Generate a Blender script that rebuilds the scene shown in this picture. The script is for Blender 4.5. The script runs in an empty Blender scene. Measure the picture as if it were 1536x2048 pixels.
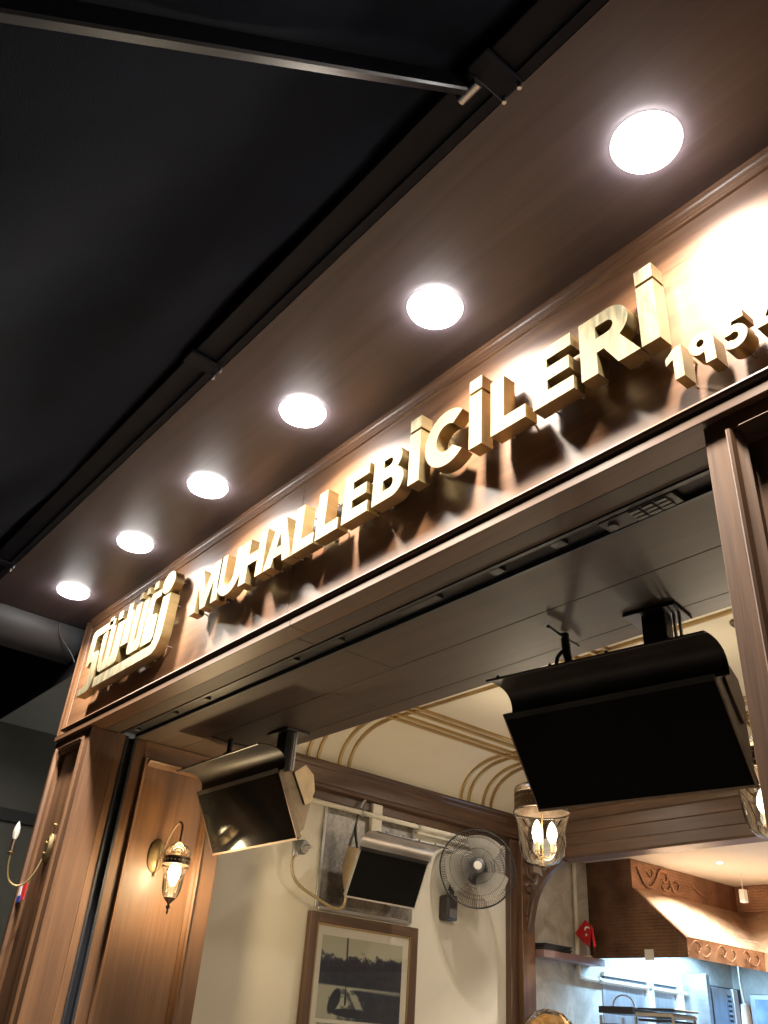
import bpy, bmesh, math, random
from mathutils import Vector, Matrix
from mathutils.geometry import tessellate_polygon
random.seed(7)
PI = math.pi
R = math.radians
sc = bpy.context.scene
C = bpy.context.collection

# ------------------------------------------------------------------ camera
cam_d = bpy.data.cameras.new("camera")
cam_d.sensor_fit = 'VERTICAL'; cam_d.sensor_height = 36.0
cam_d.lens = 36.0 * 1703.53 / 2048.0
cam_d.clip_start = 0.02; cam_d.clip_end = 400
cam = bpy.data.objects.new("camera", cam_d); C.objects.link(cam)
_dx = Vector((-1595.0, -921.0, -1703.53)); _dz = Vector((224.0, 2763.0, -1703.53))
ax = (-_dx).normalized(); az = _dz.normalized()
az = (az - ax * ax.dot(az)).normalized(); ay = az.cross(ax)
M3 = Matrix((ax, ay, az))                      # world = M3 @ camera
cam.matrix_world = Matrix.Translation((0, -1.7, 1.55)) @ M3.to_4x4()
sc.camera = cam

# ------------------------------------------------------------------ world (night)
w = bpy.data.worlds.new("World"); sc.world = w; w.use_nodes = True
nt = w.node_tree
bg = nt.nodes["Background"]
sky = nt.nodes.new("ShaderNodeTexSky"); sky.sky_type = 'NISHITA'; sky.sun_disc = False
sky.sun_elevation = R(-4); sky.sun_rotation = R(150)
nt.links.new(sky.outputs[0], bg.inputs[0]); bg.inputs[1].default_value = 0.10

sc.view_settings.view_transform = 'Standard'; sc.view_settings.look = 'None'
sc.view_settings.exposure = 0.0; sc.view_settings.gamma = 1.0
sc.view_settings.use_curve_mapping = False
cy = sc.cycles
cy.use_denoising = True
cy.max_bounces = 8; cy.diffuse_bounces = 4; cy.glossy_bounces = 4; cy.transmission_bounces = 6
cy.transparent_max_bounces = 16
cy.sample_clamp_indirect = 4.0; cy.sample_clamp_direct = 5.0
cy.caustics_refractive = False
cy.blur_glossy = 0.6

P_DOWN = 57.0      # watts of each soffit downlight
P_ROOM = 0.42
WARM = (1.0, 0.89, 0.74)

# ------------------------------------------------------------------ materials
def mat_new(name):
    m = bpy.data.materials.new(name); m.use_nodes = True
    return m, m.node_tree, m.node_tree.nodes["Principled BSDF"]
def N(t, typ, **kw):
    n = t.nodes.new(typ)
    for k, v in kw.items():
        if k.startswith("_"): setattr(n, k[1:], v)
        else: n.inputs[k.replace("~", " ")].default_value = v
    return n
def ramp(t, stops):
    r = t.nodes.new("ShaderNodeValToRGB"); e = r.color_ramp.elements
    while len(e) < len(stops): e.new(0.5)
    for i, (p, c) in enumerate(stops):
        e[i].position = p; e[i].color = (*c, 1) if len(c) == 3 else c
    return r
def coords(t, scale=(1, 1, 1), kind="Object", rot=(0, 0, 0)):
    tc = t.nodes.new("ShaderNodeTexCoord"); mp = t.nodes.new("ShaderNodeMapping")
    mp.inputs["Scale"].default_value = scale; mp.inputs["Rotation"].default_value = rot
    t.links.new(tc.outputs[kind], mp.inputs[0]); return mp.outputs[0]

def wood(name, axis, dark=(0.072, 0.033, 0.016), light=(0.140, 0.069, 0.032), rough=0.42, coat=0.10):
    m, t, b = mat_new(name); L = t.links.new
    s = [9.0, 9.0, 9.0]; s["xyz".index(axis)] = 0.55
    s2 = [150.0, 150.0, 150.0]; s2["xyz".index(axis)] = 3.0
    n1 = N(t, "ShaderNodeTexNoise", Scale=1.0, Detail=5.0, Roughness=0.55, Distortion=1.2)
    L(coords(t, s), n1.inputs["Vector"])
    n2 = N(t, "ShaderNodeTexNoise", Scale=1.0, Detail=3.0, Roughness=0.6)
    L(coords(t, s2), n2.inputs["Vector"])
    # cathedral rings: fold the low noise
    mul = N(t, "ShaderNodeMath", _operation='MULTIPLY'); mul.inputs[1].default_value = 5.0; L(n1.outputs["Fac"], mul.inputs[0])
    fr = N(t, "ShaderNodeMath", _operation='PINGPONG'); fr.inputs[1].default_value = 1.0; L(mul.outputs[0], fr.inputs[0])
    mx = N(t, "ShaderNodeMath", _operation='MULTIPLY_ADD'); mx.inputs[1].default_value = 0.45; L(fr.outputs[0], mx.inputs[0])
    sc2 = N(t, "ShaderNodeMath", _operation='MULTIPLY'); sc2.inputs[1].default_value = 0.6; L(n2.outputs["Fac"], sc2.inputs[0])
    L(sc2.outputs[0], mx.inputs[2])
    mid = tuple((a + c) / 2 for a, c in zip(dark, light))
    r = ramp(t, [(0.2, dark), (0.5, mid), (0.8, light)])
    L(mx.outputs[0], r.inputs[0]); L(r.outputs[0], b.inputs["Base Color"])
    rr = N(t, "ShaderNodeMapRange"); rr.inputs["To Min"].default_value = rough - .06; rr.inputs["To Max"].default_value = rough + .12
    L(n2.outputs["Fac"], rr.inputs["Value"]); L(rr.outputs[0], b.inputs["Roughness"])
    bp = N(t, "ShaderNodeBump", Strength=0.12, Distance=0.002); L(mx.outputs[0], bp.inputs["Height"]); L(bp.outputs[0], b.inputs["Normal"])
    b.inputs["Coat Weight"].default_value = coat; b.inputs["Coat Roughness"].default_value = 0.22
    return m

def paint(name, col, rough=0.6, var=0.08, scale=3.0, bump=0.0, bscale=60.0, metallic=0.0, spec=0.5):
    m, t, b = mat_new(name); L = t.links.new
    n = N(t, "ShaderNodeTexNoise", Scale=scale, Detail=6.0, Roughness=0.6); L(coords(t), n.inputs["Vector"])
    r = ramp(t, [(0.25, tuple(c * (1 - var) for c in col)), (0.75, tuple(min(1, c * (1 + var)) for c in col))])
    L(n.outputs["Fac"], r.inputs[0]); L(r.outputs[0], b.inputs["Base Color"])
    b.inputs["Roughness"].default_value = rough; b.inputs["Metallic"].default_value = metallic
    b.inputs["Specular IOR Level"].default_value = spec
    if bump:
        n2 = N(t, "ShaderNodeTexNoise", Scale=bscale, Detail=4.0); L(coords(t), n2.inputs["Vector"])
        bp = N(t, "ShaderNodeBump", Strength=bump, Distance=0.004); L(n2.outputs["Fac"], bp.inputs["Height"]); L(bp.outputs[0], b.inputs["Normal"])
    return m

def metal(name, col, rough=0.3, var=0.15, scale=(4, 4, 4), patina=None, pcol=(0.2, 0.2, 0.15)):
    m, t, b = mat_new(name); L = t.links.new
    n = N(t, "ShaderNodeTexNoise", Scale=1.0, Detail=5.0, Roughness=0.65); L(coords(t, scale), n.inputs["Vector"])
    r = ramp(t, [(0.3, tuple(c * (1 - var) for c in col)), (0.7, tuple(min(1, c * (1 + var)) for c in col))])
    L(n.outputs["Fac"], r.inputs[0]); col_out = r.outputs[0]
    if patina:
        n3 = N(t, "ShaderNodeTexNoise", Scale=1.0, Detail=8.0, Roughness=0.7, Distortion=0.4); L(coords(t, patina), n3.inputs["Vector"])
        r3 = ramp(t, [(0.42, (0, 0, 0)), (0.62, (1, 1, 1))]); L(n3.outputs["Fac"], r3.inputs[0])
        mxc = N(t, "ShaderNodeMix", _data_type='RGBA'); L(r3.outputs[0], mxc.inputs["Factor"])
        L(col_out, mxc.inputs["A"]); mxc.inputs["B"].default_value = (*pcol, 1); col_out = mxc.outputs["Result"]
    L(col_out, b.inputs["Base Color"])
    b.inputs["Metallic"].default_value = 1.0
    rr = N(t, "ShaderNodeMapRange"); rr.inputs["To Min"].default_value = rough - .07; rr.inputs["To Max"].default_value = rough + .1
    L(n.outputs["Fac"], rr.inputs["Value"]); L(rr.outputs[0], b.inputs["Roughness"])
    return m

def emit(name, col, s):
    m, t, b = mat_new(name)
    b.inputs["Base Color"].default_value = (0.8, 0.8, 0.8, 1)
    b.inputs["Emission Color"].default_value = (*col, 1); b.inputs["Emission Strength"].default_value = s
    return m

def thin_glass(name, tint=(0.97, 0.97, 0.95), gloss=1.0):
    m, t, b = mat_new(name); L = t.links.new
    tr = N(t, "ShaderNodeBsdfTransparent"); tr.inputs[0].default_value = (*tint, 1)
    gl = N(t, "ShaderNodeBsdfGlossy"); gl.inputs["Roughness"].default_value = 0.03
    fr = N(t, "ShaderNodeFresnel"); fr.inputs[0].default_value = 1.5
    ml = N(t, "ShaderNodeMath", _operation='MULTIPLY_ADD'); ml.inputs[1].default_value = gloss; ml.inputs[2].default_value = 0.02
    L(fr.outputs[0], ml.inputs[0])
    mx = N(t, "ShaderNodeMixShader"); L(ml.outputs[0], mx.inputs[0]); L(tr.outputs[0], mx.inputs[1]); L(gl.outputs[0], mx.inputs[2])
    L(mx.outputs[0], t.nodes["Material Output"].inputs[0]); return m

WX, WY, WZ = wood("wood_grain_x", "x"), wood("wood_grain_y", "y"), wood("wood_grain_z", "z")
DX = wood("dark_wood_x", "x", (0.045, 0.024, 0.014), (0.10, 0.053, 0.030))
DY = wood("dark_wood_y", "y", (0.045, 0.024, 0.014), (0.10, 0.053, 0.030))
DZ = wood("dark_wood_z", "z", (0.045, 0.024, 0.014), (0.10, 0.053, 0.030))
SOF = wood("soffit_wood", "x", (0.050, 0.040, 0.047), (0.074, 0.059, 0.067), rough=0.42)
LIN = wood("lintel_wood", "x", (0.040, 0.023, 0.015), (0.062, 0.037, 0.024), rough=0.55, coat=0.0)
CREAM = paint("cream_paint", (0.60, 0.57, 0.495), 0.75, 0.05, 1.3, 0.05, 90)
CREAM_C = paint("ceiling_cream", (0.68, 0.63, 0.52), 0.75, 0.04, 1.5, 0.04, 80)
GOLD = metal("gold_trim", (0.46, 0.34, 0.17), 0.42, 0.12, (6, 6, 6))
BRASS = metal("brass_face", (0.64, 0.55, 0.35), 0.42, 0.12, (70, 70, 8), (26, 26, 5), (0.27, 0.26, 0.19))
BRASS_S = metal("brass_side", (0.26, 0.195, 0.095), 0.42, 0.15, (8, 8, 60))  # side brass darker than the faces; shade of the undersides is in its colour
ABRASS = metal("aged_brass", (0.42, 0.31, 0.16), 0.38, 0.25, (20, 20, 20))
BRONZE = metal("dark_bronze", (0.16, 0.12, 0.09), 0.42, 0.3, (20, 20, 20))
STEEL = metal("steel", (0.60, 0.60, 0.60), 0.32, 0.12, (5, 5, 40))
STEEL_B = metal("brushed_steel", (0.55, 0.57, 0.60), 0.36, 0.15, (3, 40, 3))
GALV = metal("galvanised_sheet", (0.33, 0.31, 0.28), 0.48, 0.4, (60, 60, 60), (2.5, 2.5, 2), (0.09, 0.085, 0.08))
HEATSTEEL = metal("heat_tinted_steel", (0.56, 0.44, 0.30), 0.34, 0.25, (7, 7, 7))
BODYD = metal("sooty_steel", (0.20, 0.155, 0.11), 0.4, 0.4, (7, 7, 7))
BLACKM = paint("black_metal", (0.018, 0.018, 0.020), 0.38, 0.2, 20)
BLACKP = paint("black_plastic", (0.022, 0.022, 0.024), 0.45, 0.2, 30)
BGLASS = paint("black_glass", (0.006, 0.006, 0.006), 0.10, 0.2, 4, spec=0.14)
BGLASS.node_tree.nodes["Principled BSDF"].inputs["IOR"].default_value = 1.22
HOODBLACK = paint("smoked_steel", (0.018, 0.016, 0.015), 0.45, 0.5, 5, spec=0.18)
GREYM = paint("grey_metal", (0.09, 0.095, 0.105), 0.45, 0.1, 6)
TRACK = paint("track_black", (0.014, 0.016, 0.022), 0.4, 0.2, 8)
AWN = paint("awning_fabric", (0.0042, 0.0062, 0.0130), 0.9, 0.55, 2.2, 0.25, 320, spec=0.08)  # noise tone puts the light and shade of faint folds into the colour
AWNF = paint("awning_frame", (0.008, 0.011, 0.021), 0.55, 0.15, 10, spec=0.15)
RAFT = paint("rafter_black", (0.006, 0.007, 0.010), 0.26, 0.1, 10, spec=0.22)
GLASS = thin_glass("lamp_glass", gloss=1.3)
BULB = emit("bulb_glow", (1.0, 0.84, 0.60), 220.0)
BULB_OFF = paint("bulb_glass", (0.62, 0.62, 0.56), 0.08, 0.05); BULB_OFF.node_tree.nodes["Principled BSDF"].inputs["Alpha"].default_value = 0.55
LEDW = emit("downlight_glow", (1.0, 0.95, 0.92), 75.0)
WHITE_RIM = paint("white_rim", (0.75, 0.74, 0.72), 0.5, 0.03)
IVORY = paint("ivory_sleeve", (0.75, 0.66, 0.45), 0.5, 0.05)
TUBE = emit("fluorescent_glow", (0.62, 0.83, 1.0), 14.0)
WHITEP = paint("white_plastic", (0.72, 0.71, 0.68), 0.5, 0.04)
PIPE = paint("painted_pipe", (0.62, 0.57, 0.47), 0.45, 0.08, 8)
RUBBER = paint("black_hose", (0.02, 0.02, 0.02), 0.6, 0.1)
HOSE = metal("braided_hose", (0.50, 0.41, 0.24), 0.35, 0.3, (160, 160, 160))
PAPER = paint("paper", (0.86, 0.83, 0.75), 0.8, 0.03)
REDC = paint("red_cloth", (0.62, 0.012, 0.02), 0.7, 0.08, 12)
WHITEC = paint("white_cloth", (0.82, 0.82, 0.82), 0.7, 0.02)
BLUEC = paint("blue_print", (0.03, 0.06, 0.35), 0.5, 0.05)
NEIGH = paint("neighbour_soffit", (0.34, 0.35, 0.34), 0.8, 0.08, 2)
NDARK = paint("neighbour_dark", (0.060, 0.060, 0.050), 0.7, 0.25, 2.5, 0.2, 30)
NBLK = paint("neighbour_black", (0.010, 0.010, 0.012), 0.7, 0.2, 3)
PAVE = paint("paving", (0.06, 0.058, 0.056), 0.8, 0.15, 2.5, 0.2, 40)
FLOORT = paint("room_floor_tile", (0.30, 0.22, 0.15), 0.5, 0.12, 2)
KWHITE = paint("kitchen_ceiling", (0.74, 0.70, 0.64), 0.7, 0.03)
SHELFM = paint("shelf_board", (0.20, 0.12, 0.11), 0.5, 0.1, 6)
PASTRY = paint("golden_pastry", (0.55, 0.30, 0.09), 0.5, 0.45, 25, 0.5, 40)

def marble():
    m, t, b = mat_new("grey_marble"); L = t.links.new
    n = N(t, "ShaderNodeTexNoise", Scale=3.0, Detail=9.0, Roughness=0.65, Distortion=1.5); L(coords(t), n.inputs["Vector"])
    r = ramp(t, [(0.3, (0.30, 0.28, 0.24)), (0.5, (0.42, 0.40, 0.35)), (0.62, (0.52, 0.49, 0.43)), (0.7, (0.36, 0.33, 0.28))])
    L(n.outputs["Fac"], r.inputs[0]); L(r.outputs[0], b.inputs["Base Color"]); b.inputs["Roughness"].default_value = 0.3
    return m
MARBLE = marble()

def hammered():
    m, t, b = mat_new("hammered_copper"); L = t.links.new
    v = N(t, "ShaderNodeTexVoronoi", Scale=42.0); v.inputs["Randomness"].default_value = 0.15
    L(coords(t), v.inputs["Vector"])
    n = N(t, "ShaderNodeTexNoise", Scale=5.0, Detail=5.0); L(coords(t), n.inputs["Vector"])
    r = ramp(t, [(0.3, (0.15, 0.080, 0.05)), (0.7, (0.30, 0.175, 0.11))]); L(n.outputs["Fac"], r.inputs[0])
    L(r.outputs[0], b.inputs["Base Color"]); b.inputs["Metallic"].default_value = 1.0; b.inputs["Roughness"].default_value = 0.42
    bp = N(t, "ShaderNodeBump", Strength=0.75, Distance=0.012); bp.invert = True
    L(v.outputs["Distance"], bp.inputs["Height"]); L(bp.outputs[0], b.inputs["Normal"])
    return m
COPPER = hammered()
COPPER_D = metal("plain_copper", (0.27, 0.16, 0.10), 0.45, 0.25, (12, 12, 12))
COPPER_LIT = metal("lit_slope_copper", (0.60, 0.45, 0.33), 0.38, 0.2, (12, 12, 12))  # paler copper for the slope, with the spot's light put into its colour

# ------------------------------------------------------------------ mesh helpers
def bmn(): return bmesh.new()
def box(bm, x0, x1, y0, y1, z0, z1, bev=0.0):
    if x0 > x1: x0, x1 = x1, x0
    if y0 > y1: y0, y1 = y1, y0
    if z0 > z1: z0, z1 = z1, z0
    mt = Matrix.Translation(((x0 + x1) / 2, (y0 + y1) / 2, (z0 + z1) / 2)) @ Matrix.Diagonal((x1 - x0, y1 - y0, z1 - z0, 1))
    r = bmesh.ops.create_cube(bm, size=1.0, matrix=mt)
    if bev > 0:
        es = list({e for v in r["verts"] for e in v.link_edges})
        bmesh.ops.bevel(bm, geom=es, offset=bev, segments=1, affect='EDGES', profile=0.7)
    return bm
def prism(bm, pts, axis, a, b):
    """extrude closed 2D polygon pts along axis from a to b. axis x: pts=(y,z); y: (x,z); z: (x,y)"""
    def P(p, t):
        return {"x": (t, p[0], p[1]), "y": (p[0], t, p[1]), "z": (p[0], p[1], t)}[axis]
    v0 = [bm.verts.new(P(p, a)) for p in pts]; v1 = [bm.verts.new(P(p, b)) for p in pts]
    n = len(pts)
    for i in range(n):
        bm.faces.new((v0[i], v0[(i + 1) % n], v1[(i + 1) % n], v1[i]))
    tri = tessellate_polygon([[Vector((p[0], p[1], 0)) for p in pts]])
    for q in tri:
        bm.faces.new([v0[i] for i in q]); bm.faces.new([v1[i] for i in reversed(q)])
    return bm
def tube(bm, path, r, seg=8, cap=True, closed=False):
    path = [Vector(p) for p in path]; n = len(path); rings = []
    rr = r if isinstance(r, (list, tuple)) else [r] * n
    prev = None
    for i, p in enumerate(path):
        if closed: d = (path[(i + 1) % n] - path[i - 1])
        else: d = (path[min(i + 1, n - 1)] - path[max(i - 1, 0)])
        d.normalize()
        if prev is None:
            up = Vector((0, 0, 1)) if abs(d.z) < 0.9 else Vector((1, 0, 0)); a = d.cross(up).normalized()
        else:
            a = (prev - d * prev.dot(d))
            a = a.normalized() if a.length > 1e-6 else d.orthogonal().normalized()
        prev = a; b2 = d.cross(a)
        rings.append([bm.verts.new(p + (a * math.cos(t) + b2 * math.sin(t)) * rr[i]) for t in [2 * PI * k / seg for k in range(seg)]])
    m = n if closed else n - 1
    for i in range(m):
        A, B = rings[i], rings[(i + 1) % n]
        for k in range(seg):
            bm.faces.new((A[k], A[(k + 1) % seg], B[(k + 1) % seg], B[k]))
    if cap and not closed:
        bm.faces.new(list(reversed(rings[0]))); bm.faces.new(rings[-1])
    return bm
def lathe(bm, prof, cx=0, cy_=0, seg=24, cz=0, caps=True):
    rings = []
    for r_, z in prof:
        if r_ < 1e-5: rings.append([bm.verts.new((cx, cy_, cz + z))])
        else: rings.append([bm.verts.new((cx + r_ * math.cos(2 * PI * k / seg), cy_ + r_ * math.sin(2 * PI * k / seg), cz + z)) for k in range(seg)])
    for A, B in zip(rings, rings[1:]):
        for k in range(seg):
            k2 = (k + 1) % seg
            if len(A) == 1 and len(B) == 1: continue
            if len(A) == 1: bm.faces.new((A[0], B[k2], B[k]))
            elif len(B) == 1: bm.faces.new((A[k], A[k2], B[0]))
            else: bm.faces.new((A[k], A[k2], B[k2], B[k]))
    return bm
def arc(cx, cy_, rx, ry, a0, a1, n=12):
    return [(cx + rx * math.cos(R(a0 + (a1 - a0) * i / n)), cy_ + ry * math.sin(R(a0 + (a1 - a0) * i / n))) for i in range(n + 1)]
def bez(p0, p1, p2, p3, n=12):
    p0, p1, p2, p3 = map(Vector, (p0, p1, p2, p3)); out = []
    for i in range(n + 1):
        t = i / n; out.append(p0 * (1 - t) ** 3 + p1 * 3 * t * (1 - t) ** 2 + p2 * 3 * t * t * (1 - t) + p3 * t ** 3)
    return out
def smooth_path(pts, n=6):
    pts = [Vector(p) for p in pts]; out = []
    for i in range(len(pts) - 1):
        a = pts[max(i - 1, 0)]; b = pts[i]; c = pts[i + 1]; d = pts[min(i + 2, len(pts) - 1)]
        for k in range(n):
            t = k / n
            out.append(0.5 * ((2 * b) + (c - a) * t + (2 * a - 5 * b + 4 * c - d) * t * t + (3 * b - a - 3 * c + d) * t ** 3))
    out.append(pts[-1]); return out

def finish(name, bm, mat, parent=None, org=(0, 0, 0), ang=35):
    bmesh.ops.recalc_face_normals(bm, faces=bm.faces)
    if any(org): bmesh.ops.translate(bm, verts=bm.verts, vec=-Vector(org))
    me = bpy.data.meshes.new(name); bm.to_mesh(me); bm.free()
    me.materials.append(mat)
    for p in me.polygons: p.use_smooth = True
    me.set_sharp_from_angle(angle=R(ang))
    o = bpy.data.objects.new(name, me); C.objects.link(o)
    if parent: o.parent = parent
    return o
def root_of(o):
    while o.parent: o = o.parent
    return o
def part(parent, name, bm, mat, world=True, label=None, ang=35):
    """world=True: the coordinates in bm are world coordinates"""
    o = finish(name, bm, mat, parent, tuple(root_of(parent).location) if world else (0, 0, 0), ang)
    if label: o["label"] = label
    return o
def tag(o, label=None, cat=None, group=None, kind=None):
    if label: o["label"] = label
    if cat: o["category"] = cat
    if group: o["group"] = group
    if kind: o["kind"] = kind
    return o
def thing(name, label, cat, loc=(0, 0, 0), rotz=0.0, group=None):
    o = bpy.data.objects.new(name, None); C.objects.link(o)
    o.location = loc; o.rotation_euler = (0, 0, rotz); o.empty_display_size = 0.1
    return tag(o, label, cat, group)
def mesh_thing(name, bm, mat, label, cat, org, group=None):
    o = finish(name, bm, mat, None, org); o.location = org
    return tag(o, label, cat, group)
def struct(name, loc=(0, 0, 0)):
    o = bpy.data.objects.new(name, None); C.objects.link(o); o.location = loc
    o.empty_display_size = 0.1; o["kind"] = "structure"; return o
def smesh(name, bm, mat):
    o = finish(name, bm, mat); o["kind"] = "structure"; return o
def copy_tree(o, parent=None):
    c = o.copy(); C.objects.link(c); c.parent = parent
    if parent: c.matrix_parent_inverse = o.matrix_parent_inverse
    for ch in list(o.children): copy_tree(ch, c)
    return c
def disk_light(name, parent, loc, power, radius, color, spread=180, rot=(0, 0, 0)):
    l = bpy.data.lights.new(name, 'AREA'); l.shape = 'DISK'; l.size = radius * 2; l.energy = power; l.color = color; l.spread = R(spread)
    o = bpy.data.objects.new(name, l); C.objects.link(o); o.parent = parent; o.location = loc; o.rotation_euler = rot
    return o

# ------------------------------------------------------------------ key levels
ZS = 3.755            # soffit underside
ZL = 2.92             # lintel underside
XJ = -4.72            # left jamb face
XW = -4.95            # cream side wall
XR0 = -0.876           # right pilaster's left edge
XE = 1.6              # everything runs on to here, beyond the frame

# ------------------------------------------------------------------ ground
smesh("pavement", box(bmn(), -14, 8, -14, 0.0, -0.1, 0.0), PAVE)
smesh("room_floor", box(bmn(), -7, XE + .2, 0.0, 7.2, -0.1, 0.004), FLOORT)

# ------------------------------------------------------------------ soffit of the shop front: three long boards
so = struct("soffit", (0, 0, ZS))
for x0, x1 in ((-5.5, XE),):
    part(so, "soffit_panel", box(bmn(), x0, x1, -0.672, 0.02, ZS, ZS + 0.03), SOF)
# ------------------------------------------------------------------ fascia with mouldings
fa = thing("fascia", "long walnut fascia board carrying the brass letters under the soffit", "fascia", (-2, 0, 3.0))
for x0, x1 in ((-5.30, -2.862), (-2.859, XE)):
    part(fa, "fascia_panel", box(bmn(), x0, x1, 0.0, 0.03, 2.992, ZS), WX)
crown = [(0.0, ZS), (-0.026, ZS), (-0.026, ZS - .012), (-0.022, ZS - .016), (-0.022, ZS - .020), (-0.018, ZS - .026), (-0.012, ZS - .032), (-0.012, ZS - .037), (-0.008, ZS - .042), (-0.008, ZS - .050), (0, ZS - .054)]
part(fa, "crown_moulding", prism(bmn(), crown, "x", -5.30, XE), WX)
trim = [(-5.38, 0.03), (-5.38, -0.018), (-5.374, -0.022), (-5.364, -0.022), (-5.358, -0.016), (-5.345, -0.013), (-5.332, -0.016), (-5.322, -0.013), (-5.314, -0.006), (-5.302, -0.005), (-5.30, 0.0), (-5.30, 0.03)]
part(fa, "side_moulding", prism(bmn(), trim, "z", 2.992, ZS), WZ)
lip = [(0.0, 2.992), (-0.03, 2.990), (-0.058, 2.985)] + [(-0.064 + 0.011 * math.cos(R(a)), 2.974 + 0.011 * math.sin(R(a))) for a in (110, 140, 180, 220, 250)] + [(-0.060, 2.962), (-0.030, 2.958), (0.0, 2.958)]
part(fa, "ledge", prism(bmn(), lip, "x", -5.15, XE), WX)
part(fa, "cove_strip", box(bmn(), -5.24, XE, -0.030, 0.0, 2.9485, 2.9575), DX)
part(fa, "lower_band", box(bmn(), -5.245, -2.72, -0.066, 0.03, ZL, 2.948, .002), WX)
part(fa, "lower_band", box(bmn(), -2.718, XE, -0.066, 0.03, ZL, 2.948, .002), WX)
# ------------------------------------------------------------------ lintel underside: boards and folding-door track
li = thing("lintel_ceiling", "dark timber boards lining the underside of the wide opening", "lintel", (-2.9, 0.45, ZL))
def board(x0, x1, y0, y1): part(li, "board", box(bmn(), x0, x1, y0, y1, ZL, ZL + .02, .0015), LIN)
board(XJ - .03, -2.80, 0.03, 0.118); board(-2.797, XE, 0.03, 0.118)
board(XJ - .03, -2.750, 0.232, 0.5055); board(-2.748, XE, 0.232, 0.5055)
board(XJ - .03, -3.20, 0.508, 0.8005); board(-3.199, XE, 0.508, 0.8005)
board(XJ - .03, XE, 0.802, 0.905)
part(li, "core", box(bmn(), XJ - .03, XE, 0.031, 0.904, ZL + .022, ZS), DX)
tk = thing("door_track", "black metal folding door track set into the lintel underside", "door track", (-2.9, 0.175, ZL))
part(tk, "channel", prism(bmn(), [(0.121, ZL + .02), (0.121, ZL - .004), (0.137, ZL - .004), (0.137, ZL + .014), (0.215, ZL + .014), (0.215, ZL - .004), (0.229, ZL - .004), (0.229, ZL + .02)], "x", XJ + .001, XE), TRACK)
for x, l in ((-4.62, .05), (-4.18, .06), (-3.83, .05), (-3.05, .05), (-2.72, .05), (-2.30, .22), (-1.82, .05), (-1.55, .05)):
    part(tk, "hinge_block", box(bmn(), x, x + l, 0.142, 0.18, ZL - .002, ZL + .013, .002), BLACKP)
gr = part(tk, "roller_carriage", box(bmn(), -1.36, -1.10, 0.145, 0.21, ZL - .004, ZL + .013, .002), BLACKP)
for i in range(3):
    for j in range(3):
        part(gr, "vent_slot", box(bmn(), -1.25 + i * .045, -1.215 + i * .045, 0.150 + j * .020, 0.163 + j * .020, ZL - .009, ZL - .003), GREYM)
bm = bmn(); lathe(bm, [(0, -.012), (.016, -.012), (.018, 0), (0, 0)], -1.325, .178, 16, ZL - .001)
part(gr, "sensor_lens", bm, GREYM)

# ------------------------------------------------------------------ pilasters
YP = -0.046
def pilaster(label, x0, x1, reveal_x=None, reveal_side=1):
    p = thing("pilaster", label, "pilaster", ((x0 + x1) / 2, 0.06, 0))
    zt = ZL - .003
    s = 0.062
    for a, b in ((x0, x0 + s), (x1 - s, x1)):
        part(p, "stile", box(bmn(), a, b, YP, 0.118, 0.004, zt, .002), WZ)
    part(p, "top_rail", box(bmn(), x0 + s, x1 - s, YP, 0.118, zt - .045, zt), WX)
    part(p, "panel", box(bmn(), x0 + s, x1 - s, YP + .032, 0.118, 0.004, zt - .046), WZ)
    prof = [(0, 0), (0.0, -0.010), (0.006, -0.016), (0.012, -0.012), (0.016, 0.004), (0.026, 0.012), (0.036, 0.016), (0.036, 0.031), (0.0, 0.031)]
    zz = zt - .046
    part(p, "panel_moulding", prism(bmn(), [(x0 + s + a, YP + b) for a, b in prof], "z", 0.004, zz), WZ)
    part(p, "panel_moulding", prism(bmn(), [(x1 - s - a, YP + b) for a, b in prof], "z", 0.004, zz), WZ)
    part(p, "panel_moulding", prism(bmn(), [(YP + b, zz - a) for a, b in prof], "x", x0 + s + .036, x1 - s - .036), WX)
    return p
PL = pilaster("walnut panelled pilaster at the far end of the shop front", -5.26, XJ)
PR = pilaster("walnut panelled pilaster close by at the right edge", XR0, -0.34)
# jamb: reveal, door channel and inner panelled wall
ja = thing("door_jamb", "walnut jamb panel with the lit glass wall lamp, beside the far pilaster", "jamb", (XJ, 0.5, 0))
part(ja, "reveal_board", box(bmn(), XJ - .05, XJ, 0.1185, 0.164, 0.004, ZL - .003), WZ)
part(ja, "door_channel", prism(bmn(), [(XJ - .05, .165), (XJ + .004, .165), (XJ + .004, .178), (XJ - .03, .178), (XJ - .03, .215), (XJ + .004, .215), (XJ + .004, .228), (XJ - .05, .228)], "z", 0.004, ZL - .006), TRACK)
part(ja, "back_board", box(bmn(), XW, XJ - .022, 0.2285, 0.868, 0.004, ZL - .003), WZ)
part(ja, "stile", box(bmn(), XJ - .022, XJ, 0.2285, 0.295, 0.004, ZL - .003, .002), WZ)
part(ja, "stile", box(bmn(), XJ - .022, XJ, 0.765, 0.872, 0.004, ZL - .003, .002), WZ)
part(ja, "top_rail", box(bmn(), XJ - .022, XJ, 0.295, 0.765, ZL - .10, ZL - .003, .002), WY)
mp = [(0, 0), (0.0, 0.010), (0.008, 0.016), (0.016, 0.010), (0.020, -0.004), (0.034, -0.012), (0.036, -0.021), (0, -0.021)]
part(ja, "panel_moulding", prism(bmn(), [(XJ + b, 0.295 + a) for a, b in mp], "z", 0.004, ZL - .10), WZ)
part(ja, "panel_moulding", prism(bmn(), [(XJ + b, 0.765 - a) for a, b in mp], "z", 0.004, ZL - .10), WZ)
part(ja, "panel_moulding", prism(bmn(), [(XJ + b, ZL - .10 - a) for a, b in mp], "y", 0.331, 0.729), WY)

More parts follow.
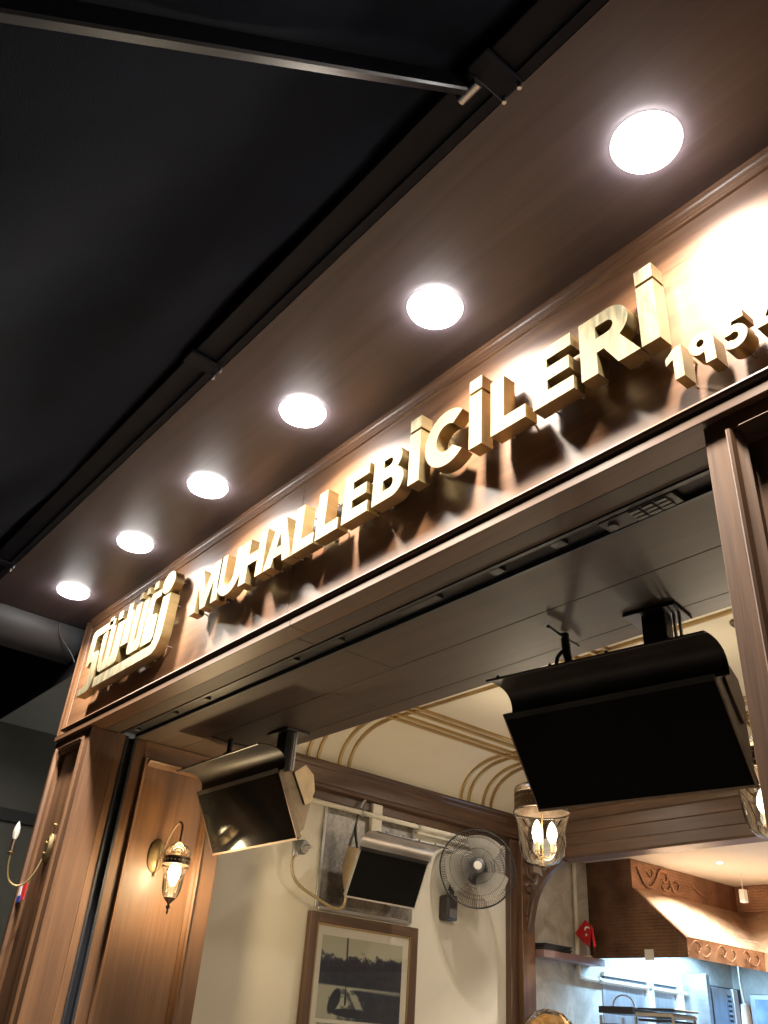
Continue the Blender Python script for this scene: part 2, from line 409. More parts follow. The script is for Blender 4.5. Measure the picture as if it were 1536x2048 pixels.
# ------------------------------------------------------------------ awning
aw = thing("awning", "dark fabric awning sloping down on a black metal frame", "awning", (-2, -0.75, ZS))
SL = 0.89
def awn_z(y): return 3.80 + (y + 0.70) * SL
bm = bmn()
nx, ny = 120, 36
grid = []
for i in range(nx + 1):
    row = []
    for j in range(ny + 1):
        x = -9.0 + (XE + 9.0) * i / nx; y = -0.70 - 3.0 * j / ny
        u = 0.5 + 0.5 * math.sin((x + 1.0) * 2 * PI / 1.5)
        sag = -0.05 * math.sin(PI * min(1, j / ny * 1.2)) * (1 - abs(math.cos((x + 1.0) * PI / 1.55)))
        rip = 0.038 * math.sin(y * 9 + math.sin(x * 2.3) * 1.5) * (0.4 + 0.6 * u) * (1 if x < -1.4 else 0.3)
        row.append(bm.verts.new((x, y, awn_z(y) + 0.10 + sag * .7 + rip)))
    grid.append(row)
for i in range(nx):
    for j in range(ny):
        bm.faces.new((grid[i][j], grid[i + 1][j], grid[i + 1][j + 1], grid[i][j + 1]))
bmesh.ops.solidify(bm, geom=bm.faces[:], thickness=0.003)
part(aw, "fabric", bm, AWN, ang=80)
part(aw, "wall_beam", box(bmn(), -5.6, XE, -0.80, -0.6735, ZS + .012, ZS + .10, .004), AWNF)
part(aw, "beam_flange", box(bmn(), -5.6, XE, -0.705, -0.6735, ZS + .002, ZS + .0115), AWNF)
for x in (-4.92, -2.52, -0.93, 0.9):
    b = part(aw, "beam_clamp", box(bmn(), x - .04, x + .04, -0.815, -0.670, ZS - .004, ZS + .02, .005), AWNF)
    for dx in (-.028, .028):
        bm = bmn(); lathe(bm, [(0, -.018), (.006, -.018), (.0075, -.012), (.0075, 0)], x + dx, -0.678, 10, ZS - .004)
        part(b, "bolt", bm, STEEL)
for x in (-1.0, 1.3):
    y0, z0 = -0.765, 3.738; y1 = -3.4; z1 = z0 + (y1 - y0) * .868
    d = Vector((0, y1 - y0, z1 - z0)).normalized(); nrm = Vector((0, -d.z, d.y)); nrm = nrm if nrm.z > 0 else -nrm
    bm = bmn(); A = Vector((x, y0, z0)); B = Vector((x, y1, z1))
    prof = [(-.013, .0), (-.011, -.003), (.008, -.003), (.013, .002), (.013, .045), (-.013, .045)]
    ra = [bm.verts.new(A + Vector((px, 0, 0)) + nrm * pz) for px, pz in prof]; rb = [bm.verts.new(B + Vector((px, 0, 0)) + nrm * pz) for px, pz in prof]
    for k in range(len(prof)): bm.faces.new((ra[k], ra[(k + 1) % len(prof)], rb[(k + 1) % len(prof)], rb[k]))
    bm.faces.new(ra); bm.faces.new(list(reversed(rb)))
    bar = part(aw, "rafter_bar", bm, RAFT)
    bm = bmn(); tube(bm, [(x - .035, y0 - .005, z0 + .0), (x + .035, y0 - .005, z0 + .0)], .016, 12)
    part(bar, "hinge_pin", bm, STEEL)
    part(aw, "hinge_plate", box(bmn(), x - .05, x + .05, y0 - .01, -0.70, z0 + .03, ZS + .03, .004), AWNF)

# ------------------------------------------------------------------ downlights
DLX = [-4.963, -4.09, -3.288, -2.486, -1.666, -0.782]
def downlight():
    t = thing("downlight", "", "downlight", (0, 0, 0), group="round downlights in the soffit")
    part(t, "rim", lathe(bmn(), [(.0985, .0), (.0985, -.002), (.1005, -.002), (.1015, .0)], seg=40), WHITE_RIM, False)
    part(t, "diffuser", lathe(bmn(), [(.0984, -.0005), (.092, -.016), (.058, -.031), (0, -.037)], seg=40), LEDW, False)  # dome bulges below the soffit, shaped to spread a bloom-like halo on it
    disk_light("lamp", t, (0, 0, -.040), P_DOWN, .048, (1.0, 0.90, 0.76), 152)
    return t
dl0 = downlight()
lab = ["smallest, farthest lit round downlight, above the brass logo", "second lit downlight from the far end, near the logo's right end", "third lit downlight from the far end of the soffit",
       "fourth lit downlight from the far end, above the middle of the sign", "second largest lit downlight, second nearest in the soffit", "largest and nearest lit downlight, at upper right"]
for i, x in enumerate(DLX):
    o = dl0 if i == 0 else copy_tree(dl0)
    o.location = (x, -0.285, ZS - .002); o["label"] = lab[i]

# ------------------------------------------------------------------ brass lettering
YF, YB = -0.084, -0.030
KL = 1.010      # the lettering was laid out 2.4 cm further out; this brings it back to its plane
def lz(z): return 1.55 + (z - 1.55) * KL
def solid_letter(root, loops_list, H):
    """each entry: (part name or None, [outer, hole, ...])"""
    for nm, loops in loops_list:
        polys = [[Vector((x, z, 0)) for x, z in lp] for lp in loops]
        flat = [p for lp in loops for p in lp]
        tri = tessellate_polygon(polys)
        bm = bmn(); vs = [bm.verts.new((x, YF, z)) for x, z in flat]
        for q in tri:
            try: bm.faces.new([vs[i] for i in q])
            except ValueError: pass
        fo = finish(nm or "face", bm, BRASS, root)
        # make sure the face looks at the street
        if fo.data.polygons and fo.data.polygons[0].normal.y > 0: fo.data.flip_normals()
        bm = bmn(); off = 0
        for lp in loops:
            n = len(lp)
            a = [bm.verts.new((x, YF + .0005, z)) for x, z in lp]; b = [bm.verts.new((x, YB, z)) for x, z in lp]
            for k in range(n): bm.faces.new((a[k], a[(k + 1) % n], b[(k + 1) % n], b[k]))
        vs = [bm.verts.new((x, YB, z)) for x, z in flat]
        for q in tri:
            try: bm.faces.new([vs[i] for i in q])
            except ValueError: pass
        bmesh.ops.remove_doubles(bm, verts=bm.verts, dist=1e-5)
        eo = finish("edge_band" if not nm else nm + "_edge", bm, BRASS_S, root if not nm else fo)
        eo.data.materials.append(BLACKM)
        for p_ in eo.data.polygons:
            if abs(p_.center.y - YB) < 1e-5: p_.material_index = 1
def studs(root, pts):
    for x, z in pts:
        bm = bmn(); tube(bm, [(x, YB - .002, z), (x, 0.001, z)], .004, 8)
        finish("stud", bm, STEEL, root)
def shapes(ch, H):
    s = .060 * H / .225; k = H / .225
    S = lambda pts: [(x * k, z * k) for x, z in pts]
    h = .225
    if ch == "M": w = .268; return [S([(0, 0), (0, h), (.078, h), (w / 2, .10), (w - .078, h), (w, h), (w, 0), (w - .058, 0), (w - .058, .138), (w / 2 + .024, .0), (w / 2 - .024, .0), (.058, .138), (.058, 0)])]
    if ch == "U": w = .208; return [S([(0, h), (0, .095)] + arc(w / 2, .095, w / 2, .099, 180, 360, 16) + [(w, h), (w - .06, h)] + arc(w / 2, .095, w / 2 - .06, .048, 360, 180, 12) + [(.06, h)])]
    if ch == "H": w = .20; return [S([(0, 0), (0, h), (.06, h), (.06, .142), (w - .06, .142), (w - .06, h), (w, h), (w, 0), (w - .06, 0), (w - .06, .088), (.06, .088), (.06, 0)])]
    if ch == "A": return [S([(0, 0), (.076, h), (.140, h), (.216, 0), (.152, 0), (.140, .040), (.076, .040), (.064, 0)]), S([(.108, .158), (.090, .086), (.126, .086)])]
    if ch == "L": return [S([(0, 0), (0, h), (.06, h), (.06, .052), (.152, .052), (.152, 0)])]
    if ch == "E": return [S([(0, 0), (0, h), (.158, h), (.158, h - .05), (.06, h - .05), (.06, .140), (.148, .140), (.148, .090), (.06, .090), (.06, .05), (.162, .05), (.162, 0)])]
    if ch == "B": return [S([(0, 0), (0, h), (.105, h)] + arc(.105, h - .056, .060, .056, 80, -52, 10) + arc(.112, .064, .068, .064, 58, -90, 12)),
                          S([(.06, .092), (.1, .092)] + arc(.1, .068, .02, .024, 80, -80, 6) + [(.1, .044), (.06, .044)]), S([(.06, h - .042), (.095, h - .042)] + arc(.095, h - .060, .018, .018, 80, -80, 6) + [(.095, h - .078), (.06, h - .078)])]
    if ch == "I": return [S([(0, 0), (0, .226), (.060, .226), (.060, 0)])]
    if ch == "C": return [S(arc(.112, h / 2, .112, h / 2 + .004, 46, 314, 26) + arc(.112, h / 2, .052, .058, 306, 54, 18))]
    if ch == "R": return [S([(0, 0), (0, h), (.105, h)] + arc(.105, h - .068, .072, .068, 82, -58, 12) + [(.206, 0), (.132, 0), (.086, .080), (.06, .080), (.06, 0)]),
                          S([(.06, h - .045), (.100, h - .045)] + arc(.100, h - .068, .024, .023, 80, -80, 8) + [(.100, h - .091), (.06, h - .091)])]
    # figures, drawn for a height of .107
    k2 = H / .107; S2 = lambda pts: [(x * k2, z * k2) for x, z in pts]
    if ch == "1": return [S2([(.022, 0), (.022, .070), (.0, .058), (.0, .082), (.030, .107), (.050, .107), (.050, 0)])]
    if ch == "9": return [S2(arc(.034, .072, .034, .035, -100, -268 + 0, 14) + arc(.038, .072, .033, .035, 86, 0, 8) + [(.071, 0), (.042, 0), (.042, .040)]), S2(arc(.034, .073, .011, .012, 0, 330, 11))]
    if ch == "5": return [S2([(.008, .107), (.062, .107), (.062, .085), (.030, .085), (.028, .071)] + arc(.030, .036, .036, .037, 78, -142, 18) + [(.012, .028)] + arc(.030, .037, .013, .013, -140, 130, 10) + [(.004, .048)])]
    if ch == "4": return [S2([(.0, .020), (.0, .040), (.036, .107), (.066, .107), (.066, .042), (.078, .042), (.078, .020), (.066, .020), (.066, 0), (.040, 0), (.040, .020)]), S2([(.024, .042), (.040, .042), (.040, .074)])]
Z0 = 3.232
word = [("M", -3.622, "M"), ("U", -3.338 - .03, "U"), ("H", -3.158, "H"), ("A", -2.950, "A"), ("L", -2.726, "L"), ("L", -2.560, "L"), ("E", -2.383, "E"), ("B", -2.193, "B"),
        ("I", -1.986, "I"), ("C", -1.898, "C"), ("I", -1.674, "I"), ("L", -1.572, "L"), ("E", -1.388, "E"), ("R", -1.197, "R"), ("I", -0.986, "I")]
lets = ["brass letter M, the first letter after the logo", "brass letter U between the letters M and H", "brass letter H between the letters U and A", "brass letter A between the letter H and the double L",
        "brass letter L right after the letter A, first of the double L", "brass letter L right before the letters EB, second of the double L", "brass letter E between the double L and the letter B", "brass letter B, the only B of the sign",
        "brass dotted letter I between the letters B and C", "brass letter C, the only C of the sign", "brass dotted letter I right after the letter C", "brass letter L right before the letters ER", "brass letter E directly before the letter R",
        "brass letter R with patina, the only R of the sign", "tall brass dotted letter I that ends the long word"]
GL = "brass letters of the long word on the fascia"
for (ch, x, _), lb in zip(word, lets):
    t = thing("sign_letter", lb, "letter", (x * KL, 0, lz(Z0)), group=GL); t.scale = (KL, 1, KL)
    sh = shapes(ch, .225)
    solid_letter(t, [(None, sh)], .225)
    if ch == "I":
        solid_letter(t, [("dot", [[(0, .238), (0, .292), (.060, .292), (.060, .238)]])], .225)
        studs(t, [(.03, .04), (.03, .19), (.03, .265)])
    else:
        wmax = max(p[0] for p in sh[0])
        studs(t, [(.03, .025), (.03, .20)] + ([(wmax - .03, .025)] if ch not in "BC" else [(.1, .205)]))
    for sgn in (1,):
        pass
for ch, x, lb in (("1", -0.922, "small brass figure one with slanted flag, first of the year"), ("9", -0.852, "small brass figure nine with a round closed bowl"), ("5", -0.758, "small brass figure five with a flat top bar"), ("4", -0.668, "last small brass figure of the year, at the right edge")):
    t = thing("sign_figure", lb, "figure", (x * KL, 0, lz(3.061)), group="small brass figures of the year"); t.scale = (KL, 1, KL)
    solid_letter(t, [(None, shapes(ch, .107))], .107)
    studs(t, [(.036, .014 if ch != "9" else .05), (.042, .095)])
# logo
lg = thing("sign_logo", "brass script logo with long underline and round dot at the far end of the fascia", "logo", (-4.9 * KL, 0, lz(3.12))); lg.scale = (KL, 1, KL)
def LG(loops): return [[(x + 4.9, z - 3.12) for x, z in lp] for lp in loops]
logo_pieces = [
    ("long_s", [[(-4.615, 3.530), (-4.90, 3.530), (-4.925, 3.522), (-4.936, 3.500), (-4.936, 3.40), (-4.936, 3.335), (-4.925, 3.300), (-4.90, 3.298), (-4.880, 3.318), (-4.846, 3.318), (-4.846, 3.21), (-4.856, 3.180), (-4.88, 3.168), (-4.958, 3.168), (-4.958, 3.125), (-4.83, 3.125), (-4.79, 3.135), (-4.770, 3.160), (-4.762, 3.20), (-4.762, 3.345), (-4.775, 3.368), (-4.80, 3.375), (-4.858, 3.375), (-4.858, 3.465), (-4.845, 3.478), (-4.615, 3.478)]]),
    ("letter_u", [[(-4.755, 3.46), (-4.71, 3.47), (-4.69, 3.47), (-4.69, 3.29), (-4.675, 3.268), (-4.655, 3.29), (-4.655, 3.475), (-4.585, 3.475), (-4.585, 3.29), (-4.57, 3.268), (-4.555, 3.29), (-4.555, 3.475), (-4.46, 3.475), (-4.46, 3.25), (-4.47, 3.222), (-4.50, 3.213), (-4.68, 3.213), (-4.715, 3.225), (-4.735, 3.26), (-4.755, 3.40)]]),
    ("letter_t", [[(-4.445, 3.30), (-4.445, 3.56), (-4.39, 3.56), (-4.39, 3.50), (-4.355, 3.50), (-4.355, 3.30)]]),
    ("letter_i", [[(-4.335, 3.25), (-4.335, 3.52), (-4.265, 3.52), (-4.265, 3.30), (-4.25, 3.28), (-4.235, 3.30), (-4.235, 3.515), (-4.17, 3.515), (-4.17, 3.23), (-4.19, 3.215), (-4.30, 3.215), (-4.325, 3.225)]]),
    ("letter_s", [[(-4.155, 3.215), (-4.155, 3.49), (-4.135, 3.52), (-4.02, 3.52), (-4.02, 3.475), (-4.075, 3.475), (-4.085, 3.46), (-4.085, 3.38), (-4.03, 3.375), (-4.012, 3.35), (-4.012, 3.235), (-4.03, 3.215)]]),
    ("underline", [[(-4.735, 3.131), (-4.735, 3.190), (-4.03, 3.190), (-4.012, 3.195), (-3.998, 3.215), (-3.992, 3.25), (-3.985, 3.455), (-3.898, 3.455), (-3.905, 3.235), (-3.918, 3.185), (-3.945, 3.150), (-3.985, 3.132), (-4.02, 3.131)]]),
    ("round_dot", [arc(-3.952, 3.532, .072, .064, 0, 348, 29)]),
    ("umlaut_dot", [[(-4.70, 3.50), (-4.70, 3.55), (-4.645, 3.55), (-4.645, 3.50)]]),
    ("umlaut_dot", [[(-4.575, 3.50), (-4.575, 3.55), (-4.52, 3.55), (-4.52, 3.50)]]),
    ("upper_dot", [[(-4.315, 3.545), (-4.315, 3.585), (-4.275, 3.585), (-4.275, 3.545)]]),
    ("upper_dot", [[(-4.225, 3.545), (-4.225, 3.585), (-4.185, 3.585), (-4.185, 3.545)]]),
    ("upper_dot", [[(-4.135, 3.545), (-4.135, 3.59), (-4.085, 3.59), (-4.085, 3.545)]]),
]
for nm, lp in logo_pieces: solid_letter(lg, [(nm, LG(lp))], .3)
studs(lg, [(x + 4.9, z - 3.12) for x, z in ((-4.80, 3.15), (-4.89, 3.45), (-4.6, 3.24), (-4.40, 3.45), (-4.25, 3.24), (-4.08, 3.24), (-4.65, 3.15), (-4.1, 3.15), (-3.935, 3.18), (-3.93, 3.41), (-3.93, 3.55))])

# ------------------------------------------------------------------ neighbouring passage at the far left
box_h = thing("awning_housing", "dark grey curved metal housing at the soffit's far end", "housing", (-5.55, -0.3, 3.65))
bm = bmn(); prism(bm, [(-5.50, 3.752), (-5.502, 3.70), (-5.515, 3.64), (-5.545, 3.59), (-5.60, 3.56), (-5.70, 3.555), (-5.70, 3.752)], "y", -0.80, 0.02)
part(box_h, "cover", bm, paint("housing_grey", (.035, .037, .042), .5, .1, 6))
cab = mesh_thing("loose_cable", tube(bmn(), smooth_path([(-5.497, -0.16, 3.735), (-5.485, -0.14, 3.66), (-5.468, -0.09, 3.60), (-5.455, -0.045, 3.55), (-5.45, -0.01, 3.50)]), .004, 6), STEEL, "thin pale cable hanging beside the housing at the soffit's far end", "cable", (-5.48, -0.1, 3.6))
nb = struct("neighbour_passage", (-6, 0, 0))
part(nb, "front_beam", box(bmn(), -14, -5.0, 0.032, 0.25, 3.452, 4.8), NBLK)
part(nb, "passage_ceiling", box(bmn(), -7.06, -5.0, 0.034, 2.5, 3.45, 3.49), NEIGH)
part(nb, "side_wall", box(bmn(), -7.16, -7.06, 0.034, 2.5, 0.0, 3.449), NDARK)
part(nb, "wall_moulding", box(bmn(), -7.06, -7.03, 0.034, 2.5, 2.74, 2.83, .004), NBLK)
part(nb, "end_wall", box(bmn(), -7.06, -5.06, 2.4, 2.5, 0.0, 3.449), NDARK)
nl = thing("passage_fill", "unseen fill lamp added on the end wall of the neighbouring passage", "lamp", (-5.9, 2.38, 2.7))  # added out of view behind the pilaster to brighten the passage ceiling
part(nl, "lamp_case", box(bmn(), -5.98, -5.82, 2.36, 2.399, 2.64, 2.76, .006), WHITE_RIM)
part(nl, "lamp_glass", box(bmn(), -5.965, -5.835, 2.345, 2.3595, 2.655, 2.745, .004), emit("passage_glow", (1.0, .95, .85), 320))
part(nb, "far_wall", box(bmn(), -14, -7.17, 0.05, 0.15, 0.0, 3.45), NDARK)

# ------------------------------------------------------------------ inner room
ZC = 3.40
smesh("wall_left", box(bmn(), XW - .1, XW, 0.906, 6.8, 0.0, 3.6), CREAM)
smesh("wall_right", box(bmn(), XE, XE + .1, -0.0, 6.8, 0.0, 3.9), CREAM)
ce = struct("ceiling", (-2, 2.3, ZC))
part(ce, "ceiling_sheet", box(bmn(), -4.46, XE, 0.906, 3.40, ZC, ZC + .05), CREAM_C)
# coves (quarter ellipses)
def cove_pts(n=14): return [(0.40 * (1 - math.cos(R(90 * i / n))), 0.27 * math.sin(R(90 * i / n))) for i in range(n + 1)]
cp = cove_pts()
XC0, ZC0 = -4.86, ZC - .27
part(ce, "cove", prism(bmn(), [(XC0 + a, ZC0 + b) for a, b in cp] + [(XC0 + .4, ZC + .06), (XC0 - .05, ZC + .06), (XC0 - .05, ZC0)], "y", 0.906, 3.80), CREAM_C, ang=60)
YC0 = 3.72
part(ce, "cove", prism(bmn(), [(YC0 - a, ZC0 + b) for a, b in cp] + [(YC0 - .4, ZC + .06), (YC0 + .05, ZC + .06), (YC0 + .05, ZC0)], "x", XC0 + .05, XE), CREAM_C, ang=60)
# gold bars on ceiling and coves
def strip_x(y, x0, x1): part(ce, "gold_bar", box(bmn(), x0, x1, y - .010, y + .010, ZC - .018, ZC + .002, .003), GOLD)
def strip_y(x, y0, y1, z=ZC): part(ce, "gold_bar", box(bmn(), x - .010, x + .010, y0, y1, z - .022, z + .002, .003), GOLD)
def cove_strip(y):
    bm = bmn(); pts = [(XC0 + a, ZC0 + b) for a, b in cp]
    inner = []
    for i, (a, b) in enumerate(pts):
        t = R(90 * i / (len(pts) - 1)); nx_, nz_ = math.cos(t) * .27, -math.sin(t) * .40
        l = math.hypot(nx_, nz_); inner.append((a + nx_ / l * .02, b + nz_ / l * .02))
    poly = pts + inner[::-1]
    prism(bm, poly, "y", y - .009, y + .009); part(ce, "gold_bar", bm, GOLD, ang=40)
def cove_strip_b(x):
    bm = bmn(); pts = [(YC0 - a, ZC0 + b) for a, b in cp]; inner = []
    for i, (a, b) in enumerate(pts):
        t = R(90 * i / (len(pts) - 1)); nx_, nz_ = -math.cos(t) * .27, -math.sin(t) * .40
        l = math.hypot(nx_, nz_); inner.append((a + nx_ / l * .02, b + nz_ / l * .02))
    prism(bm, pts + inner[::-1], "x", x - .009, x + .009); part(ce, "gold_bar", bm, GOLD, ang=40)
FY = [1.50, 1.585, 1.765, 1.85]; BY = [2.93, 3.015, 3.17, 3.255]
LX = [-4.385, -4.305, -4.19, -4.11]; MX = [-2.88, -2.80, -2.68, -2.60]
for y in FY + BY:
    strip_x(y, -4.46, XE); cove_strip(y)
for x in LX + MX + [-1.30, -1.22, -1.10, -1.02]:
    strip_y(x, 0.94, 3.32); cove_strip_b(x)

# cornice on the cream wall and beams
co = thing("cornice", "dark walnut cornice running along the cream side wall below the cove", "cornice", (XW, 2.3, 2.95))
cprof = [(XW, 3.13), (XW + .115, 3.13), (XW + .118, 3.118), (XW + .104, 3.108), (XW + .100, 3.088), (XW + .088, 3.080), (XW + .082, 3.060), (XW + .078, 3.045), (XW + .078, 2.990), (XW + .066, 2.984), (XW + .060, 2.965), (XW + .020, 2.955), (XW, 2.955)]
part(co, "moulding", prism(bmn(), cprof, "y", 0.907, 3.70), DY)
part(co, "under_board", box(bmn(), XW, XW + .02, 0.907, 3.52, 2.90, 2.954), DY)
po = thing("corner_post", "dark walnut corner post between the cream wall and the kitchen", "post", (XW, 3.6, 0))
part(po, "shaft", box(bmn(), XW, XW + .055, 3.52, 3.60, 0.004, 2.956, .003), DZ)
part(po, "shaft", box(bmn(), XW, XW + .10, 3.603, 3.74, 0.004, 2.956, .003), WZ)
be = thing("kitchen_beam", "broad dark walnut beam across the kitchen opening at the back", "beam", (-2, 3.7, 2.78))
bprof = [(3.80, 3.13), (3.58, 3.13), (3.575, 3.115), (3.595, 3.105), (3.600, 3.09), (3.615, 3.07), (3.62, 3.05), (3.635, 3.04), (3.635, 2.965), (3.645, 2.958), (3.645, 2.878), (3.632, 2.868), (3.632, 2.800), (3.645, 2.785), (3.80, 2.785)]
part(be, "moulding", prism(bmn(), bprof, "x", XW + .102, XE), DX)
# ------------------------------------------------------------------ carved bracket
br = thing("scroll_bracket", "carved dark wood scroll bracket below the beam, behind the hanging glass lantern", "bracket", (-4.85, 3.67, 2.3))
def ribbon(bm, pts, w, y0, y1):
    pts = [Vector((p[0], 0, p[1])) for p in pts]; n = len(pts)
    ws = w if isinstance(w, list) else [w] * n
    L_, R_ = [], []
    for i, p in enumerate(pts):
        d = (pts[min(i + 1, n - 1)] - pts[max(i - 1, 0)]).normalized(); nn = Vector((-d.z, 0, d.x))
        L_.append(p + nn * ws[i] / 2); R_.append(p - nn * ws[i] / 2)
    rows = []
    for a, b in zip(L_, R_):
        c = (a + b) / 2
        rows.append([bm.verts.new(v) for v in ((a.x, y0 + .008, a.z), (c.x, y0, c.z), (b.x, y0 + .008, b.z), (b.x, y1, b.z), (a.x, y1, a.z))])
    for A, B in zip(rows, rows[1:]):
        for k in range(5): bm.faces.new((A[k], A[(k + 1) % 5], B[(k + 1) % 5], B[k]))
    bm.faces.new(rows[0]); bm.faces.new(list(reversed(rows[-1])))
def sp(pts, n=5): return [(p.x, p.z) for p in smooth_path([(a, 0, b) for a, b in pts], n)]
bm = bmn(); ribbon(bm, sp([(-4.90, 2.30), (-4.865, 2.305), (-4.835, 2.335), (-4.815, 2.40), (-4.785, 2.50), (-4.735, 2.60), (-4.66, 2.68), (-4.56, 2.75), (-4.47, 2.785)]), .034, 3.640, 3.690); part(br, "outer_scroll", bm, DZ, ang=50)
bm = bmn(); ribbon(bm, sp([(-4.85, 2.42), (-4.85, 2.46), (-4.83, 2.51), (-4.795, 2.545), (-4.775, 2.58), (-4.785, 2.615), (-4.815, 2.625), (-4.838, 2.605), (-4.832, 2.58), (-4.815, 2.582)]), .026, 3.645, 3.685); part(br, "inner_scroll", bm, DZ, ang=50)
bm = bmn(); ribbon(bm, sp([(-4.715, 2.62), (-4.73, 2.67), (-4.755, 2.70), (-4.79, 2.70), (-4.80, 2.68), (-4.785, 2.668)]), .024, 3.645, 3.685); part(br, "leaf_scroll", bm, DZ, ang=50)
bm = bmn(); ribbon(bm, sp([(-4.85, 2.78), (-4.845, 2.72), (-4.825, 2.68), (-4.80, 2.665), (-4.785, 2.65)]), .026, 3.645, 3.685); part(br, "leaf_scroll", bm, DZ, ang=50)
bm = bmn(); ribbon(bm, sp([(-4.65, 2.69), (-4.675, 2.70), (-4.68, 2.73), (-4.655, 2.745)]), .024, 3.645, 3.685); part(br, "leaf_scroll", bm, DZ, ang=50)
bm = bmn(); ribbon(bm, sp([(-4.85, 2.40), (-4.84, 2.37), (-4.825, 2.365), (-4.82, 2.385)]), .022, 3.645, 3.685); part(br, "leaf_scroll", bm, DZ, ang=50)

# ------------------------------------------------------------------ ceiling spots inside the room (above, out of view)
def ceiling_spot(label, x, y, z, power, radius=.05, spread=150, col=WARM, group="small recessed ceiling spots"):
    t = thing("ceiling_spot", label, "spotlight", (x, y, z), group=group)
    part(t, "ring", lathe(bmn(), [(radius, -.004), (radius + .012, -.005), (radius + .014, 0)], seg=24), STEEL, False)
    part(t, "lens", lathe(bmn(), [(radius, -.003), (0, -.004)], seg=24), LEDW, False)
    disk_light("lamp", t, (0, 0, -.008), power, radius * .95, col, spread)
    return t
for x, y, pw, lb in ((-3.98, 2.78, 34, "recessed warm spot in the cream ceiling nearest the fan"), (-1.9, 2.45, 14, "added unseen fill spot in the cream ceiling above the near heater"), (-0.4, 2.4, 14, "added unseen fill spot in the cream ceiling behind the near pilaster")):  # first spot casts the fan's shadow; the other two are added fill
    ceiling_spot(lb, x, y, ZC - .002, pw * P_ROOM, .032)

